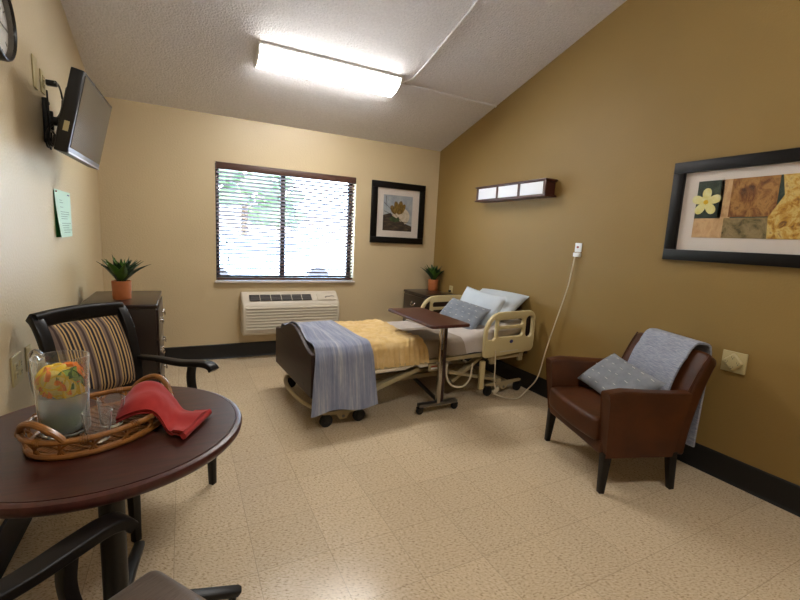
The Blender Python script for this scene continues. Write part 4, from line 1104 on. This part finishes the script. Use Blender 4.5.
# local: +x forward (toward room), +y left (viewer side); front legs at x=0
for s in (1, -1):
    MB().sweep([(.0, s*.315, 0), (-.012, s*.305, .235)], rrect(.05, .05, .004), (1, 0, 0), [.62, 1]).build('leg', 'black_wood', am)
    MB().sweep([(-.455, s*.30, 0), (-.43, s*.295, .235)], rrect(.05, .05, .004), (1, 0, 0), [.62, 1]).build('leg', 'black_wood', am)
o = MB().box((-.205, 0, .258), (.45, .60, .085), bev=.02, seg=3).build('seat_base', 'leather', am)
# cushion: rounded front, crowned
cu = MB(); bb = bmesh.new(); bmesh.ops.create_cube(bb, size=1); bmesh.ops.scale(bb, vec=(.50, .535, .135), verts=bb.verts)
bmesh.ops.bevel(bb, geom=bb.edges[:], offset=.03, segments=4, affect='EDGES', profile=.6)
bmesh.ops.subdivide_edges(bb, edges=[e for e in bb.edges if e.calc_length() > .2], cuts=8, use_grid_fill=True)
for v in bb.verts:
    kx, ky = v.co.x/.25, v.co.y/.267
    if v.co.z > 0: v.co.z += .018*(1-kx*kx)*(1-ky*ky)
    if v.co.x > .1: v.co.x += .025*(1-ky*ky)
cu.merge(bb, Matrix.Translation((-.20, 0, .355))); cu.build('seat_cushion', 'leather', am, 60)
pp = MB()
for z in (.412, .297): pp.sweep([(-.0+.05+.012-.028*(abs(y)/.267)**2*1 if True else 0, y, z) for y in [-.25+.5*i/12 for i in range(13)]], circ(.005, 8))
pp.build('piping', 'leather', am)
for s in (1, -1):
    # arm: panel from base up, slightly flared outward, top a little higher at the front
    def ring(x, zt, fl): return [(x, s*(.27), .215), (x, s*(.335), .215), (x, s*(.355+fl), zt-.02), (x, s*(.345+fl), zt), (x, s*(.285+fl*.6), zt), (x, s*(.272+fl*.3), zt-.02)]
    b = bmesh.new(); rings = []
    xs = [(.045, .57, .012), (.052, .60, .012), (-.05, .615, .012), (-.22, .605, .01), (-.36, .60, .006), (-.465, .60, 0)]
    for (x, zt, fl) in xs:
        rg = ring(x, zt, fl)
        if x > 0: rg = [(x-.045*(1-(p[2]-.19)/.42), p[1], p[2]) for p in rg]
        if x < -.3: rg = [(x+(.055 if x < -.4 else .03)*(1-(p[2]-.215)/.39), p[1], p[2]) for p in rg]
        rings.append([b.verts.new(p) for p in rg])
    for A_, B_ in zip(rings, rings[1:]):
        for j in range(6): b.faces.new((A_[j], A_[(j+1) % 6], B_[(j+1) % 6], B_[j]))
    b.faces.new(rings[0][::-1]); b.faces.new(rings[-1]); bmesh.ops.recalc_face_normals(b, faces=b.faces)
    bmesh.ops.bevel(b, geom=b.edges[:], offset=.009, segments=2, affect='EDGES', clamp_overlap=True)
    MB().merge(b).build('armrest', 'leather', am, 50)
# back: reclined, top curling back, side wings
def backsurf(u, v):
    y = -.31+.62*u; k = abs(2*u-1)
    z = .22+.600*v+.006*k**5*v-.030*k**14*v
    x = -.42-.15*v**1.6-.02*v**6 + .02*k**3*(1-v)
    return (x, y*(1+.0*v), z)
bk = MB().grid(backsurf, 20, 20, .095)
o = bk.build('backrest', 'leather', am, 50)
bv = o.modifiers.new('Bevel', 'BEVEL'); bv.width = .02; bv.segments = 3; bv.limit_method = 'ANGLE'; bv.angle_limit = R(50)
for s in (1, -1): MB().sweep([Vector(backsurf(.5+s*.48, v/12))+Vector((.004, 0, 0)) for v in range(6, 13)], circ(.005, 8), (0, 1, 0)).build('back_piping', 'leather', am)

# throw over the chair back
def chair_throw():
    pts = [(-.42, .44), (-.447, .52), (-.475, .62), (-.512, .72), (-.55, .78), (-.58, .828), (-.62, .848), (-.672, .838), (-.695, .80), (-.698, .70), (-.69, .58), (-.685, .44), (-.68, .30), (-.678, .20)]
    cl = catmull([(x, 0, z) for x, z in pts], 5); n = len(cl)-1
    def f(u, v):
        i = int(round(v*n)); p = cl[i]; front_ = max(0, 1-v*2.2)
        y0, y1 = -.20+.0*v, .20
        y = y0+(y1-y0)*u
        w_ = noise.noise(Vector((y*9, v*4, 2)))
        bulge = .006*math.sin(y*38+v*3)*(0.3+abs(v-.45)) + .004*w_
        q = Vector((p.x+(bulge+.014 if v < .5 else -abs(bulge)*.4), y+.02*(v-.5)*0, p.z+(.010 if .3 < v < .6 else 0)-(.06*(1-u)*v if v > .8 else 0)))
        return A4 @ q
    o = MB().grid(f, 24, n, .012).build('throw_blanket', 'throw_light', None, 80)
    tag(o, 'light grey blue throw draped over the leather armchair back', 'throw blanket')
chair_throw()
def acm(x, y, z, lean, yaw, roll):
    base = Matrix(((0, 0, 1, 0), (1, 0, 0, 0), (0, 1, 0, 0), (0, 0, 0, 1)))   # pillow x->+y, y->z, z->+x (faces forward)
    return A4 @ Matrix.Translation((x, y, z)) @ RZ(yaw) @ RY(lean) @ base @ RZ(roll)
M['lumbar'] = fabric('lumbar_grey', [sr(118, 122, 130), sr(140, 144, 150)], 14, (1, 1, 1), 260)
lumbar_pillow(acm(-.270, -.016, .548, -52, 5, -8), .51, .31, .13, 'grey pillow with light dashes lying on the armchair seat', 5)

# ------------------------------------------------------------------ light, world, camera
w = bpy.data.worlds.new('World'); S.world = w; w.use_nodes = True
nt = w.node_tree; bg = nt.nodes['Background']
sky = nt.nodes.new('ShaderNodeTexSky'); sky.sky_type = 'NISHITA'; sky.sun_elevation = R(48); sky.sun_rotation = R(200); sky.sun_disc = False
nt.links.new(sky.outputs[0], bg.inputs[0]); bg.inputs[1].default_value = 1.75
sl = bpy.data.lights.new('sun', 'SUN'); sl.energy = 4.5; sl.angle = R(1); sl.color = (1, .95, .86)
so = bpy.data.objects.new('sun', sl); COL.objects.link(so); so.rotation_euler = (R(42), 0, R(-20))   # shines toward +y, away from the window
cam = bpy.data.cameras.new('camera'); co = bpy.data.objects.new('camera', cam); COL.objects.link(co); S.camera = co
cam.sensor_width = 36; cam.lens = 421.56/800*36; cam.clip_start = .02; cam.clip_end = 200
yaw, pit, rol = .4782, .1451, .0505
fwd = Vector((math.sin(yaw)*math.cos(pit), math.cos(yaw)*math.cos(pit), -math.sin(pit)))
r_ = Vector((math.cos(yaw), -math.sin(yaw), 0)); u_ = r_.cross(fwd)
rr_ = r_*math.cos(rol)+u_*math.sin(rol); uu_ = -r_*math.sin(rol)+u_*math.cos(rol)
mtx = Matrix((rr_, uu_, -fwd)).transposed().to_4x4(); mtx.translation = (.6748, -4.7738, 1.3768)
co.matrix_world = mtx
vs = S.view_settings; vs.view_transform = 'Standard'; vs.look = 'None'; vs.exposure = 1.7; vs.gamma = 1; vs.use_curve_mapping = False
